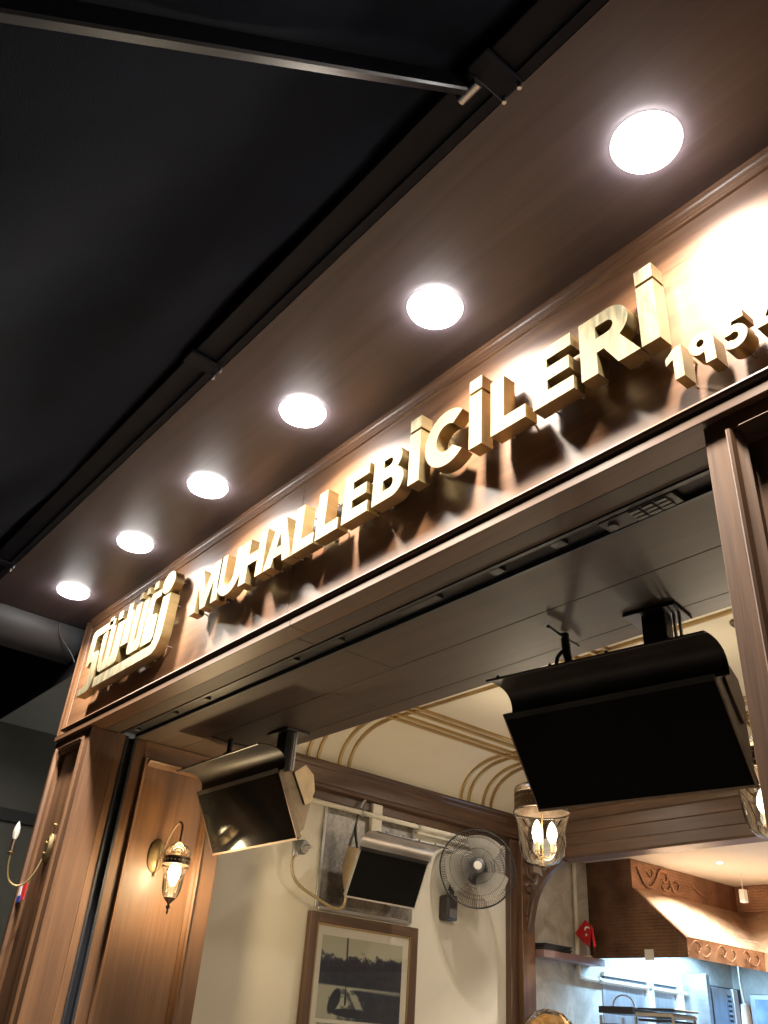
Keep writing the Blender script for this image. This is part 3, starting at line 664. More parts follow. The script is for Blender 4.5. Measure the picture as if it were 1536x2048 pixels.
# ------------------------------------------------------------------ heaters
def heater(label, loc, rotz, hw=0.413, post_x=0.18, brk_x=-0.15, ptop=(-.02, -.308), pbot=(.18, -.60), post_y=.10, right_plate=True, wall=False, rim=None, bodym=None, hoodm=None, platem=False):
    rim = rim or BRONZE; bodym = bodym or HEATSTEEL; hoodm = hoodm or HOODBLACK
    t = thing("gas_heater", label, "heater", loc, rotz, "black glass gas heaters")
    T = Vector((0, ptop[0], ptop[1])); B = Vector((0, pbot[0], pbot[1]))
    dn = (B - T).normalized(); nf = Vector((0, -(-dn.z), 0))  # placeholder
    nf = Vector((0, dn.z, -dn.y)).normalized()                # towards front and down
    if nf.y > 0: nf = -nf
    def slab(x0, x1, a0, a1, d0, d1):
        bm = bmn(); vs = []
        for d in (d0, d1):
            for x, a in ((x0, a0), (x1, a0), (x1, a1), (x0, a1)):
                p = T + dn * a + nf * (-d); vs.append(bm.verts.new((x, p.y, p.z)))
        for f in ((0, 1, 2, 3), (7, 6, 5, 4), (0, 4, 5, 1), (1, 5, 6, 2), (2, 6, 7, 3), (3, 7, 4, 0)): bm.faces.new([vs[i] for i in f])
        return bm
    Lp = (B - T).length
    part(t, "glass_front", slab(-hw + .006, hw - .006, .006, Lp - .006, -.003, .006), BGLASS, False)
    fr = part(t, "front_frame", slab(-hw, hw, -.008, Lp, .0055, .022), rim, False)
    for s in (-1, 1):
        part(fr, "side_rim", slab(s * hw - (.006 if s > 0 else 0), s * hw + (0 if s > 0 else .006), -.008, Lp, -.004, .006), rim, False)
    part(fr, "bottom_rim", slab(-hw, hw, Lp - .006, Lp + .004, -.004, .006), rim, False)
    part(fr, "top_rim", slab(-hw, hw, -.016, .006, -.004, .006), HOODBLACK, False)
    # wedge body behind the glass
    bm = bmn(); q = [T + dn * .01 - nf * .022, T + dn * (Lp - .02) - nf * .022, T + dn * (Lp - .03) - nf * .055, T + dn * (Lp * .55) - nf * .15, T + dn * .03 - nf * .15]
    prism(bm, [(p.y, p.z) for p in q], "x", -hw + .012, hw - .012); part(t, "body", bm, bodym, False)
    if right_plate:
        q = [T + dn * .030 - nf * .085, T + dn * .015 - nf * .165, T + dn * .075 - nf * .195, T + dn * .15 - nf * .175, T + dn * .195 - nf * .130, T + dn * .195 - nf * .095]
        for s in ((1,) if not wall else ()):
            bm = bmn(); prism(bm, [(p.y, p.z) for p in q], "x", s * (hw - .008), s * (hw - .002)); part(t, "end_plate", bm, HEATSTEEL if bodym is not BRONZE or platem else bodym, False)
    hl, hr = (.035, .045) if not wall else (.0, .03)
    # curved hood above the glass
    A = T - dn * .004 + nf * .0
    prof = [(p.y, p.z) for p in bez((0, A.y, A.z), (0, A.y + .012, A.z + .075), (0, A.y - .05, A.z + .105), (0, A.y - .165, A.z + .085), 14)]
    th = .004; outer = []
    for i, p in enumerate(prof):
        d = Vector((prof[min(i + 1, 14)][0] - prof[max(i - 1, 0)][0], prof[min(i + 1, 14)][1] - prof[max(i - 1, 0)][1])).normalized()
        outer.append((p[0] + d.y * th, p[1] - d.x * th))
    bm = bmn(); prism(bm, prof + outer[::-1], "x", -hw + hl, hw + hr)
    hd = part(t, "hood", bm, hoodm, False)
    lp = prof[-1]
    bm = bmn(); tube(bm, [(-hw + hl, lp[0], lp[1]), (hw + hr, lp[0], lp[1])], .005, 8); part(hd, "rolled_edge", bm, BLACKM, False)
    for k in range(4):
        x = -hw + .08 + k * (2 * hw - .16) / 3
        bm = bmn(); lathe(bm, [(0, .012), (.006, .012), (.007, 0)], x, lp[0] + .01, 8, lp[1] + .003); part(hd, "rivet", bm, BLACKM, False)
    if not wall:
        # post, rods and V bracket to the lintel
        zb = T.z + .06
        part(t, "post", box(bmn(), post_x - .045, post_x + .045, post_y - .04, post_y + .02, zb - .10, 0, .003), BLACKM, False)
        part(t, "post_plate", box(bmn(), post_x - .10, post_x + .10, post_y - .075, post_y + .075, -.012, -.001, .003), BLACKM, False)
        for dx in (.062, .082):
            part(t, "rod", box(bmn(), post_x + dx - .005, post_x + dx + .005, post_y - .006, post_y + .006, zb - .12, -.012, .002), STEEL, False)
        bm = bmn()
        tube(bm, smooth_path([(brk_x, -.10, -.018), (brk_x, .0, -.022), (brk_x, .12, -.018)]), .007, 6); part(t, "strap", bm, BLACKM, False)
        bm = bmn(); tube(bm, smooth_path([(brk_x, .02, -.005), (brk_x + .004, .02, -.07), (brk_x + .01, .03, -.14), (brk_x + .01, .03, T.z + .06)]), .016, 10); part(t, "hanger", bm, BLACKM, False)
        bm = bmn(); tube(bm, smooth_path([(brk_x + .02, .02, -.06), (brk_x - .03, .01, -.10), (brk_x - .03, .02, -.17), (brk_x + .02, .05, -.22)]), .008, 8); part(t, "gas_hose", bm, RUBBER, False)
    else:
        part(t, "wall_arm", box(bmn(), -.06, .06, .10, .30, -.36, -.30, .004), BLACKM, False)
        bm = bmn(); tube(bm, smooth_path([(-.12, .22, -.34), (-.13, .26, -.22), (-.12, .30, -.10), (-.10, .31, .02), (-.06, .32, .10)]), .009, 8); part(t, "gas_hose", bm, RUBBER, False)
    return t
heater("large black glass gas heater with curved hood hanging at right of the opening", (-1.795, .705, ZL), R(9), hw=.412, pbot=(.205, -.60), post_x=.20, brk_x=-.16, post_y=.06, bodym=BRONZE)
heater("black glass gas heater with curved hood hanging beside the glass wall lamp", (-4.07, .575, ZL), R(0), ptop=(-.02, -.288), pbot=(.135, -.58), bodym=BODYD, platem=True, post_x=.15, brk_x=-.21, post_y=.17)
heater("small black glass gas heater fixed to the cream wall above the framed picture", (-4.64, 2.14, 2.875), R(90), hw=.295, ptop=(0, -.30), pbot=(.12, -.575), wall=True, rim=STEEL, hoodm=STEEL)

# ------------------------------------------------------------------ wall: metal sheet, pipe, regulator, picture, fan
hs = thing("heat_shield", "worn galvanised metal sheet on the cream wall behind the small heater", "metal sheet", (XW, 2.15, 2.23))
part(hs, "sheet", box(bmn(), XW + .001, XW + .008, 1.755, 2.555, 2.232, 2.898), GALV)
for a in (1.742, 2.542): part(hs, "edge_rail", box(bmn(), XW + .001, XW + .018, a, a + .026, 2.232, 2.898, .003), STEEL)
part(hs, "edge_rail", box(bmn(), XW + .001, XW + .018, 1.768, 2.542, 2.218, 2.244, .003), STEEL)
ub = thing("junction_box", "pale grey upright cable duct on the metal sheet above the small heater", "cable duct", (XW, 2.17, 2.8))
part(ub, "duct", box(bmn(), XW + .009, XW + .05, 2.13, 2.22, 2.62, 2.953, .004), PIPE)
gp = thing("gas_pipe", "long painted gas pipe along the cream wall below the cornice", "pipe", (XW, 2.5, 2.87))
bm = bmn(); tube(bm, [(XW + .05, 1.36, 2.868), (XW + .05, 3.44, 2.868)], .017, 12); part(gp, "pipe_run", bm, PIPE)
bm = bmn(); tube(bm, [(XW + .035, 2.56, 2.832), (XW + .035, 3.42, 2.832)], .010, 10); part(gp, "thin_pipe", bm, PIPE)
for y in (1.5, 2.04, 2.56, 3.2):
    bm = bmn(); tube(bm, [(XW + .05, y - .012, 2.868), (XW + .05, y + .012, 2.868)], .023, 12); c = part(gp, "pipe_clamp", bm, STEEL)
    part(c, "clamp_foot", box(bmn(), XW + .001, XW + .035, y - .01, y + .01, 2.862, 2.875), STEEL)
bm = bmn(); tube(bm, smooth_path([(XW + .05, 2.02, 2.90), (XW + .06, 2.025, 2.93), (XW + .06, 2.05, 2.955)]), .008, 8); part(gp, "valve_lever", bm, STEEL)
rg = thing("gas_regulator", "round gas regulator with brass hose looping to the small heater", "gas regulator", (-4.83, 1.52, 2.50))
bm = bmn(); tube(bm, [(-4.84, 1.50, 2.545), (-4.80, 1.515, 2.545)], [.045, .045], 20); part(rg, "diaphragm_disc", bm, GREYM)
bm = bmn(); tube(bm, [(-4.80, 1.515, 2.545), (-4.785, 1.52, 2.545)], .038, 20); part(rg, "disc_rim", bm, STEEL)
bm = bmn(); tube(bm, [(-4.785, 1.52, 2.545), (-4.745, 1.53, 2.545)], [.016, .012], 12); part(rg, "adjuster_knob", bm, STEEL)
bm = bmn(); tube(bm, [(-4.86, 1.47, 2.60), (-4.83, 1.48, 2.54), (-4.84, 1.475, 2.49)], [.02, .028, .02], 12); part(rg, "valve_body", bm, STEEL)
bm = bmn(); tube(bm, smooth_path([(-4.84, 1.475, 2.50), (-4.845, 1.47, 2.43), (-4.845, 1.50, 2.36), (-4.84, 1.57, 2.31), (-4.83, 1.66, 2.275), (-4.82, 1.75, 2.24), (-4.81, 1.82, 2.225), (-4.79, 1.86, 2.245), (-4.78, 1.87, 2.31), (-4.78, 1.88, 2.36)], 6), .010, 10); part(rg, "hose", bm, HOSE, ang=60)

def photo_mat():
    m, t, b = mat_new("old_harbour_print"); L = t.links.new
    tc = t.nodes.new("ShaderNodeTexCoord"); sep = t.nodes.new("ShaderNodeSeparateXYZ"); L(tc.outputs["Generated"], sep.inputs[0])
    def mth(op, a, b2=None, c=None):
        n = t.nodes.new("ShaderNodeMath"); n.operation = op
        for i, v_ in enumerate((a, b2, c)):
            if v_ is None: continue
            if isinstance(v_, (int, float)): n.inputs[i].default_value = v_
            else: L(v_, n.inputs[i])
        return n.outputs[0]
    def noise(s, d=6, rough=.6, dist=0.0):
        n = N(t, "ShaderNodeTexNoise", Detail=d, Roughness=rough, Scale=1.0, Distortion=dist); L(coords(t, s, "Generated"), n.inputs["Vector"]); return n.outputs["Fac"]
    U, V = sep.outputs["Y"], sep.outputs["Z"]
    big = noise((1, 6, 1.0), 4, .55); fine = noise((1, 26, 20), 8, .7); med = noise((1, 9, 7), 5, .65)
    def lt(a, b2, k):            # soft a < b
        n = t.nodes.new("ShaderNodeMath"); n.operation = 'MULTIPLY_ADD'; n.use_clamp = True
        L(mth('SUBTRACT', b2, a), n.inputs[0]); n.inputs[1].default_value = k; n.inputs[2].default_value = 0.5; return n.outputs[0]
    mid2 = noise((1, 15, 12), 6, .7)
    edge = mth('MULTIPLY_ADD', mth('SUBTRACT', med, 0.5), 0.55, 0.76)
    trees = mth('MULTIPLY', lt(V, edge, 18), lt(0.40, V, 30))
    tone = mth('MULTIPLY_ADD', mid2, 1.5, mth('MULTIPLY_ADD', big, .8, -.35))
    trees = mth('MULTIPLY', trees, tone)
    houses = mth('MULTIPLY', lt(0.60, mid2, 14), lt(mth('ABSOLUTE', mth('SUBTRACT', V, .66)), .07, 14))
    water = mth('MULTIPLY', lt(V, 0.38, 30), lt(0.62, mth('MULTIPLY_ADD', U, 0.6, mth('MULTIPLY', med, 0.8)), 6))
    water = mth('MULTIPLY', water, mth('MULTIPLY_ADD', fine, 1.2, .15))
    mast = mth('MULTIPLY', lt(mth('ABSOLUTE', mth('SUBTRACT', U, mth('MULTIPLY_ADD', V, -0.03, 0.33))), 0.009, 120), lt(0.18, V, 30))
    hull = lt(mth('ADD', mth('POWER', mth('DIVIDE', mth('SUBTRACT', U, .44), .26), 2.0), mth('POWER', mth('DIVIDE', mth('SUBTRACT', V, .09), .055), 2.0)), 1.0, 2.5)
    fig = lt(mth('ADD', mth('POWER', mth('DIVIDE', mth('SUBTRACT', U, mth('MULTIPLY_ADD', V, .25, .14)), .06), 2.0), mth('POWER', mth('DIVIDE', mth('SUBTRACT', V, .22), .15), 2.0)), 1.0, 2.0)
    sail = mth('MULTIPLY', lt(mth('ABSOLUTE', mth('SUBTRACT', mth('SUBTRACT', U, .42), mth('MULTIPLY', mth('SUBTRACT', .30, V), .5))), .05, 30), lt(mth('ABSOLUTE', mth('SUBTRACT', V, .23)), .10, 20))
    shore = mth('MULTIPLY', lt(mth('ABSOLUTE', mth('SUBTRACT', V, mth('MULTIPLY_ADD', U, -.03, .395))), 0.016, 60), fine)
    f = mth('MAXIMUM', mth('MAXIMUM', trees, water), mth('MAXIMUM', mth('MULTIPLY', mast, .9), mth('MAXIMUM', mth('MULTIPLY', hull, .95), mth('MULTIPLY', fig, .85))))
    for q_, w_ in ((sail, .85), (shore, 1.2), (houses, .6)): f = mth('MULTIPLY', f, mth('SUBTRACT', 1.0, mth('MULTIPLY', q_, w_)))
    r = ramp(t, [(0.0, (0.50, 0.50, 0.40)), (0.28, (0.17, 0.19, 0.19)), (0.6, (0.040, 0.052, 0.085)), (1.0, (0.024, 0.030, 0.05))])
    L(f, r.inputs[0]); L(r.outputs[0], b.inputs["Base Color"]); b.inputs["Roughness"].default_value = 0.35
    return m
pf = thing("framed_picture", "framed old harbour photograph with sailing boat on the cream wall", "picture", (XW, 2.16, 1.55))
y0, y1, zt, zb = 1.70, 2.61, 2.205, 1.36
xf = XW + .001
for a, b in ((y0, y0 + .062), (y1 - .062, y1)): part(pf, "frame_side", box(bmn(), xf, xf + .045, a, b, zb, zt, .003), DZ)
part(pf, "frame_rail", box(bmn(), xf, xf + .045, y0 + .062, y1 - .062, zt - .062, zt, .003), DY)
part(pf, "frame_rail", box(bmn(), xf, xf + .045, y0 + .062, y1 - .062, zb, zb + .062, .003), DY)
g = .010
for a, b, c, d in ((y0 + .062, y0 + .062 + g, zb + .062, zt - .062), (y1 - .062 - g, y1 - .062, zb + .062, zt - .062), (y0 + .062 + g, y1 - .062 - g, zt - .062 - g, zt - .062), (y0 + .062 + g, y1 - .062 - g, zb + .062, zb + .062 + g)):
    part(pf, "gilt_slip", box(bmn(), xf, xf + .040, a, b, c, d), GOLD)
part(pf, "mount_card", box(bmn(), xf, xf + .030, y0 + .073, y1 - .073, zb + .073, zt - .073), PAPER)
part(pf, "photograph", box(bmn(), xf + .030, xf + .0315, y0 + .115, y1 - .125, 1.62, zt - .125), photo_mat())
def caption():
    m, t, b = mat_new("caption_print"); L = t.links.new
    n = N(t, "ShaderNodeTexNoise", Scale=1.0, Detail=3.0, Roughness=.7); L(coords(t, (1, 150, 40)), n.inputs["Vector"])
    r = ramp(t, [(0.44, (0.86, 0.83, 0.75)), (0.52, (0.16, 0.15, 0.14))]); L(n.outputs["Fac"], r.inputs[0]); L(r.outputs[0], b.inputs["Base Color"]); b.inputs["Roughness"].default_value = .8
    return m
CAP = caption()
part(pf, "caption_line", box(bmn(), xf + .0302, xf + .0312, y0 + .118, y1 - .128, 1.590, 1.600), CAP)
part(pf, "caption_line", box(bmn(), xf + .0302, xf + .0312, y0 + .118, y0 + .40, 1.568, 1.578), CAP)
part(pf, "cover_glass", box(bmn(), xf + .0335, xf + .0345, y0 + .070, y1 - .070, zb + .070, zt - .070), thin_glass("picture_glass", (1, 1, 1), gloss=0.7))

# fan
fan = thing("wall_fan", "black oscillating wall fan with translucent blades and white hub cap", "fan", (-4.70, 2.965, 2.63), R(-42))
# local: faces -Y ... axis along local -y
fan.rotation_euler = (R(-4), 0, R(48))
FR_ = .268
def ring(bm, r_, y, tr, n=48, seg=6): tube(bm, [(r_ * math.cos(2 * PI * k / n), y, r_ * math.sin(2 * PI * k / n)) for k in range(n)], tr, seg, closed=True)
bm = bmn(); ring(bm, FR_, -.02, .006, 56, 8); part(fan, "guard_rim", bm, BLACKM, False)
for nm, ysgn in (("front_guard", -1), ("rear_guard", 1)):
    bm = bmn(); nw = 96
    for k in range(nw):
        a = 2 * PI * k / nw; ca, sa = math.cos(a), math.sin(a)
        pts = [(r_ * ca, -.02 + ysgn * d, r_ * sa) for r_, d in ((.052, .078), (.12, .080), (.19, .072), (.238, .045), (.258, .018), (FR_, 0))]
        tube(bm, pts, .0015, 3, cap=False)
    for r_, d in ((.055, .078), (.12, .080), (.20, .070)): ring(bm, r_, -.02 + ysgn * d, .0018, 40, 4)
    part(fan, nm, bm, BLACKM, False)
def blade_mat():
    m, t, b = mat_new("translucent_blade"); b.inputs["Base Color"].default_value = (0.45, 0.43, 0.38, 1); b.inputs["Roughness"].default_value = .25
    b.inputs["Transmission Weight"].default_value = 0.25; b.inputs["Alpha"].default_value = 0.72; return m
BLADE = blade_mat()
for k in range(3):
    bm = bmn(); base = R(62 + 120 * k); rows = []
    for i in range(9):
        u = i / 8; r_ = .045 + .185 * u; half = R(20 + 22 * math.sin(PI * (0.22 + .62 * u)))
        row = []
        for j in range(9):
            s = j / 8 * 2 - 1; a = base + s * half + R(14) * u
            row.append(bm.verts.new((r_ * math.cos(a), -.035 + .035 * s * (1 - .35 * u), r_ * math.sin(a))))
        rows.append(row)
    for i in range(8):
        for j in range(8): bm.faces.new((rows[i][j], rows[i + 1][j], rows[i + 1][j + 1], rows[i][j + 1]))
    part(fan, "blade", bm, BLADE, False, ang=80)
def ylathe(bm, prof, n=24):
    lathe(bm, [(r_, -y) for r_, y in prof], seg=n); bmesh.ops.rotate(bm, verts=bm.verts, matrix=Matrix.Rotation(R(90), 3, 'X')); return bm
def axial(bm, prof, n=24, cx=0, cz=0):
    rings = []
    for r_, y in prof:
        rings.append([bm.verts.new((cx + r_ * math.cos(2 * PI * k / n), y, cz + r_ * math.sin(2 * PI * k / n))) for k in range(n)] if r_ > 1e-5 else [bm.verts.new((cx, y, cz))])
    for A, B in zip(rings, rings[1:]):
        for k in range(n):
            k2 = (k + 1) % n
            if len(A) == 1: bm.faces.new((A[0], B[k], B[k2]))
            elif len(B) == 1: bm.faces.new((A[k], A[k2], B[0]))
            else: bm.faces.new((A[k], A[k2], B[k2], B[k]))
    return bm
part(fan, "hub_collar", axial(bmn(), [(0, -.103), (.040, -.103), (.052, -.098), (.054, -.088), (.05, -.06), (0, -.06)]), BLACKP, False)
part(fan, "hub_cap", axial(bmn(), [(0, -.112), (.024, -.111), (.029, -.108), (.030, -.1035), (0, -.1035)]), WHITEP, False)
part(fan, "rotor_hub", axial(bmn(), [(0, -.058), (.045, -.058), (.05, -.03), (.05, .01), (0, .01)]), BLACKP, False)
part(fan, "motor_housing", axial(bmn(), [(0, .06), (.07, .06), (.085, .09), (.08, .15), (.05, .185), (0, .19)]), BLACKP, False)
# the stand of the fan is square to the wall, so it counter-rotates
inv = fan.rotation_euler.to_matrix().inverted()
def fan_local(bm):
    for v_ in bm.verts: v_.co = inv @ (v_.co - Vector(fan.location))
    return bm
bm = bmn(); tube(bm, smooth_path([(-4.81, 2.88, 2.60), (-4.86, 2.88, 2.52), (-4.89, 2.88, 2.44)]), .026, 12); part(fan, "neck", fan_local(bm), BLACKP, False)
base = part(fan, "base_box", fan_local(box(bmn(), XW + .001, -4.85, 2.83, 2.93, 2.285, 2.45, .010)), BLACKP, False)
part(base, "switch_panel", fan_local(box(bmn(), -4.8495, -4.845, 2.845, 2.915, 2.30, 2.36, .002)), GREYM, False)

# ------------------------------------------------------------------ hanging lanterns
def lantern(label, loc):
    t = thing("hanging_lantern", label, "lantern", loc, group="hanging glass lanterns")
    prof = [(.0, 0.0), (.045, .002), (.085, .018), (.112, .05), (.124, .10), (.128, .16), (.131, .20), (.140, .235), (.152, .262), (.154, .27)]
    part(t, "glass_bell", lathe(bmn(), prof, seg=40), GLASS, False, ang=80)
    bm = bmn(); tube(bm, [(.154 * math.cos(2 * PI * k / 40), .154 * math.sin(2 * PI * k / 40), .270) for k in range(40)], .003, 6, closed=True); part(t, "glass_lip", bm, GLASS, False)
    band = part(t, "metal_band", lathe(bmn(), [(.147, .275), (.150, .278), (.150, .290), (.146, .292), (.146, .318), (.150, .320), (.150, .326), (.146, .328), (.146, .352), (.150, .354), (.150, .362), (.147, .364), (.144, .364), (.144, .275), (.147, .275)], seg=40), BRONZE, False)
    for zz in (.305, .340):
        bm = bmn()
        for k in range(36):
            a = 2 * PI * k / 36
            lathe(bm, [(0, -.006), (.005, 0), (0, .006)], .1475 * math.cos(a), .1475 * math.sin(a), 6, zz)
        o = part(band, "bead_row", bm, ABRASS, False)
    part(t, "glass_cap", lathe(bmn(), [(.146, .365), (.150, .385), (.146, .40), (.10, .425), (.05, .44), (.02, .445)], seg=40), GLASS, False, ang=80)
    bm = bmn(); lathe(bm, [(0, .444), (.03, .446), (.026, .46), (.012, .475), (.010, .50), (0, .502)], seg=16); part(t, "top_cap", bm, BRONZE, False)
    bm = bmn(); zt_ = ZC - loc[2]; tube(bm, [(0, 0, .50), (0, 0, zt_)], .006, 8); part(t, "hanging_rod", bm, BRONZE, False)
    part(t, "ceiling_rose", lathe(bmn(), [(0, zt_ - .04), (.02, zt_ - .038), (.055, zt_ - .012), (.06, zt_ - .001)], seg=20), BRONZE, False)
    part(t, "bottom_finial", lathe(bmn(), [(.02, .0), (.022, -.006), (.008, -.014), (.012, -.022), (.008, -.032), (0, -.036)], seg=14), BRONZE, False)
    bm = bmn(); tube(bm, [(0, 0, .0), (0, 0, .44)], .005, 8); part(t, "centre_rod", bm, ABRASS, False)
    for k in range(3):
        a = R(40 + 120 * k); x, y = .052 * math.cos(a), .052 * math.sin(a)
        bm = bmn(); tube(bm, smooth_path([(0, 0, .045), (x * .6, y * .6, .035), (x, y, .06)]), .004, 6); lathe(bm, [(.0, .06), (.016, .062), (.016, .068), (0, .069)], x, y, 12); arm = part(t, "candle_arm", bm, ABRASS, False)
        bm = bmn(); tube(bm, [(x, y, .068), (x, y, .112)], .010, 12); part(arm, "candle_sleeve", bm, IVORY, False)
        bm = bmn(); lathe(bm, [(.010, .112), (.022, .130), (.029, .154), (.025, .184), (.011, .214), (0, .226)], x, y, 12); part(arm, "bulb", bm, BULB, False)
    return t
lantern("hanging glass bell lantern in front of the scroll bracket", (-3.232, 2.0, 2.385))
lantern("hanging glass bell lantern half hidden by the near pilaster", (-1.915, 2.0, 2.385))

# ------------------------------------------------------------------ wall lamp on the jamb
XJ0 = -4.86
wl = thing("wall_lamp", "lit glass wall lamp with curved arm on the walnut jamb", "wall lamp", (XJ0 - .02, .585, 2.35))
bm = bmn(); lathe(bm, [(0, 0), (.050, 0), (.050, .008), (.042, .016), (.02, .022), (0, .024)], seg=24)
for v_ in bm.verts: v_.co = Vector((XJ0 - .022 + v_.co.z, .562 + v_.co.x, 2.345 + v_.co.y * 1.75))
part(wl, "wall_plate", bm, ABRASS)
LX0, LY0 = -4.695, .60
bm = bmn(); tube(bm, smooth_path([(XJ0 - .005, .57, 2.262), (XJ0 + .02, .572, 2.33), (-4.80, .58, 2.43), (-4.765, .59, 2.49), (-4.73, .595, 2.515), (-4.70, .60, 2.495), (LX0, LY0, 2.445), (LX0, LY0, 2.405)], 6), .0055, 8); part(wl, "curved_arm", bm, BRONZE)
bm = bmn(); lathe(bm, [(0, -.012), (.008, -.008), (.009, 0), (.005, .010), (0, .012)], XJ0 - .005, .57, 10, 2.25); part(wl, "arm_finial", bm, BRONZE)
bm = bmn(); lathe(bm, [(.004, 2.41), (.012, 2.405), (.03, 2.395), (.05, 2.385), (.066, 2.365), (.072, 2.345), (.070, 2.33)], LX0, LY0, 28); part(wl, "glass_dome", bm, thin_glass("smoky_glass", (.9, .86, .76), 2.2), ang=80)
bm = bmn(); lathe(bm, [(.070, 2.330), (.074, 2.328), (.074, 2.320), (.071, 2.318), (.071, 2.300), (.074, 2.298), (.074, 2.290), (.068, 2.288)], LX0, LY0, 28); band = part(wl, "metal_band", bm, BRONZE)
bm = bmn()
for k in range(22): lathe(bm, [(0, -.006), (.005, 0), (0, .006)], LX0 + .0725 * math.cos(2 * PI * k / 22), LY0 + .0725 * math.sin(2 * PI * k / 22), 6, 2.309)
part(band, "bead_row", bm, IVORY)
bm = bmn(); lathe(bm, [(.068, 2.287), (.071, 2.275), (.062, 2.262), (.056, 2.24), (.054, 2.20), (.050, 2.165), (.040, 2.135), (.030, 2.125)], LX0, LY0, 28); part(wl, "glass_body", bm, GLASS, ang=80)
bm = bmn(); lathe(bm, [(.032, 2.128), (.034, 2.124), (.018, 2.108), (.008, 2.098), (.006, 2.092), (.013, 2.082), (.010, 2.074), (.004, 2.066), (.007, 2.056), (.003, 2.046), (0, 2.044)], LX0, LY0, 16); part(wl, "bottom_finial", bm, BRONZE)
bm = bmn(); tube(bm, [(LX0, LY0, 2.35), (LX0, LY0, 2.30)], .014, 12); part(wl, "lamp_holder", bm, IVORY)
bm = bmn(); lathe(bm, [(.012, 2.300), (.030, 2.280), (.036, 2.252), (.026, 2.215), (.010, 2.185), (0, 2.18)], LX0, LY0, 14); part(wl, "bulb", bm, emit("wall_bulb_glow", (1.0, 0.76, 0.44), 650))

wl.location = Vector(wl.location) + Vector((.14, -.066, -.024))
# ------------------------------------------------------------------ unlit candle lamp on the far pilaster
cl = thing("candle_lamp", "unlit brass candle arm wall lamp on the far pilaster", "wall lamp", (-5.12, .03, 2.32))
bm = bmn(); lathe(bm, [(0, 0), (.034, 0), (.034, .012), (.028, .022), (0, .026)], seg=22)
for v_ in bm.verts: v_.co = Vector((-5.12 + v_.co.x, .031 - v_.co.z, 2.318 + v_.co.y * 2.3))
part(cl, "wall_plate", bm, ABRASS)
for z in (2.345, 2.29):
    bm = bmn(); axial(bm, [(0, .0), (.007, .0), (.007, .008), (0, .008)], 10, -5.12, z); part(cl, "plate_screw", bm, ABRASS)
bm = bmn(); tube(bm, smooth_path([(-5.12, .005, 2.26), (-5.125, -.015, 2.19), (-5.135, -.045, 2.135), (-5.15, -.085, 2.115), (-5.165, -.125, 2.14), (-5.17, -.145, 2.20), (-5.17, -.150, 2.255), (-5.17, -.152, 2.29)], 6), .006, 8); part(cl, "curved_arm", bm, ABRASS)
part(cl, "drip_cup", lathe(bmn(), [(0, 2.262), (.012, 2.264), (.018, 2.274), (.010, 2.278), (0, 2.279)], -5.17, -.152, 14), ABRASS)
part(cl, "candle_sleeve", lathe(bmn(), [(0, 2.279), (.011, 2.279), (.011, 2.340), (.0, 2.340)], -5.17, -.152, 14), BRONZE)
part(cl, "bulb", lathe(bmn(), [(.009, 2.340), (.015, 2.355), (.0185, 2.375), (.015, 2.400), (.006, 2.425), (0, 2.435)], -5.17, -.152, 16), BULB_OFF, ang=80)
part(cl, "filament_stem", lathe(bmn(), [(0, 2.34), (.004, 2.342), (.003, 2.385), (0, 2.39)], -5.17, -.152, 8), WHITEP)
part(cl, "screw_cap", axial(bmn(), [(0, .02), (.009, .02), (.010, .032), (0, .032)], 12, -5.12, 2.44), ABRASS)
cl.location = Vector(cl.location) + Vector((.133, -.046, -.02))
# sticker hung at the pilaster's edge
st = thing("hanging_tag", "small red, white and blue tag hanging by the far pilaster", "tag", (-5.27, -.01, 2.1))
part(st, "red_face", box(bmn(), -5.275, -5.215, -.008, -.003, 2.062, 2.150, .001), REDC)
part(st, "white_face", box(bmn(), -5.320, -5.276, -.010, -.004, 2.085, 2.148, .001), WHITEC)
part(st, "blue_foot", box(bmn(), -5.325, -5.255, -.012, -.0085, 2.052, 2.084, .001), BLUEC)
st.location = Vector(st.location) + Vector((.125, -.044, -.02))

# ------------------------------------------------------------------ kitchen
KZ = 2.93; KY = 6.55
smesh("kitchen_ceiling", box(bmn(), XW, XE, 3.81, KY, KZ, KZ + .05), KWHITE)
smesh("kitchen_wall_left", box(bmn(), XW + .001, XW + .012, 3.76, KY, 0.0, KZ - .001), MARBLE)
smesh("kitchen_wall_back", box(bmn(), XW, XE, KY, KY + .1, 0.0, KZ + .3), MARBLE)
kh = thing("copper_hood", "hammered copper kitchen hood with embossed scrolls and a lit slope", "kitchen hood", (-4.5, 5.0, 2.2))
HP = [(-4.482, KZ - .002), (-4.484, 2.708), (-4.036, 2.338), (-4.039, 2.205)]
y0, yc = 4.5, 6.02      # yc: chimney front of the return leg
def face_quad(pts):
    bm = bmn(); bm.faces.new([bm.verts.new(p) for p in pts]); return bm
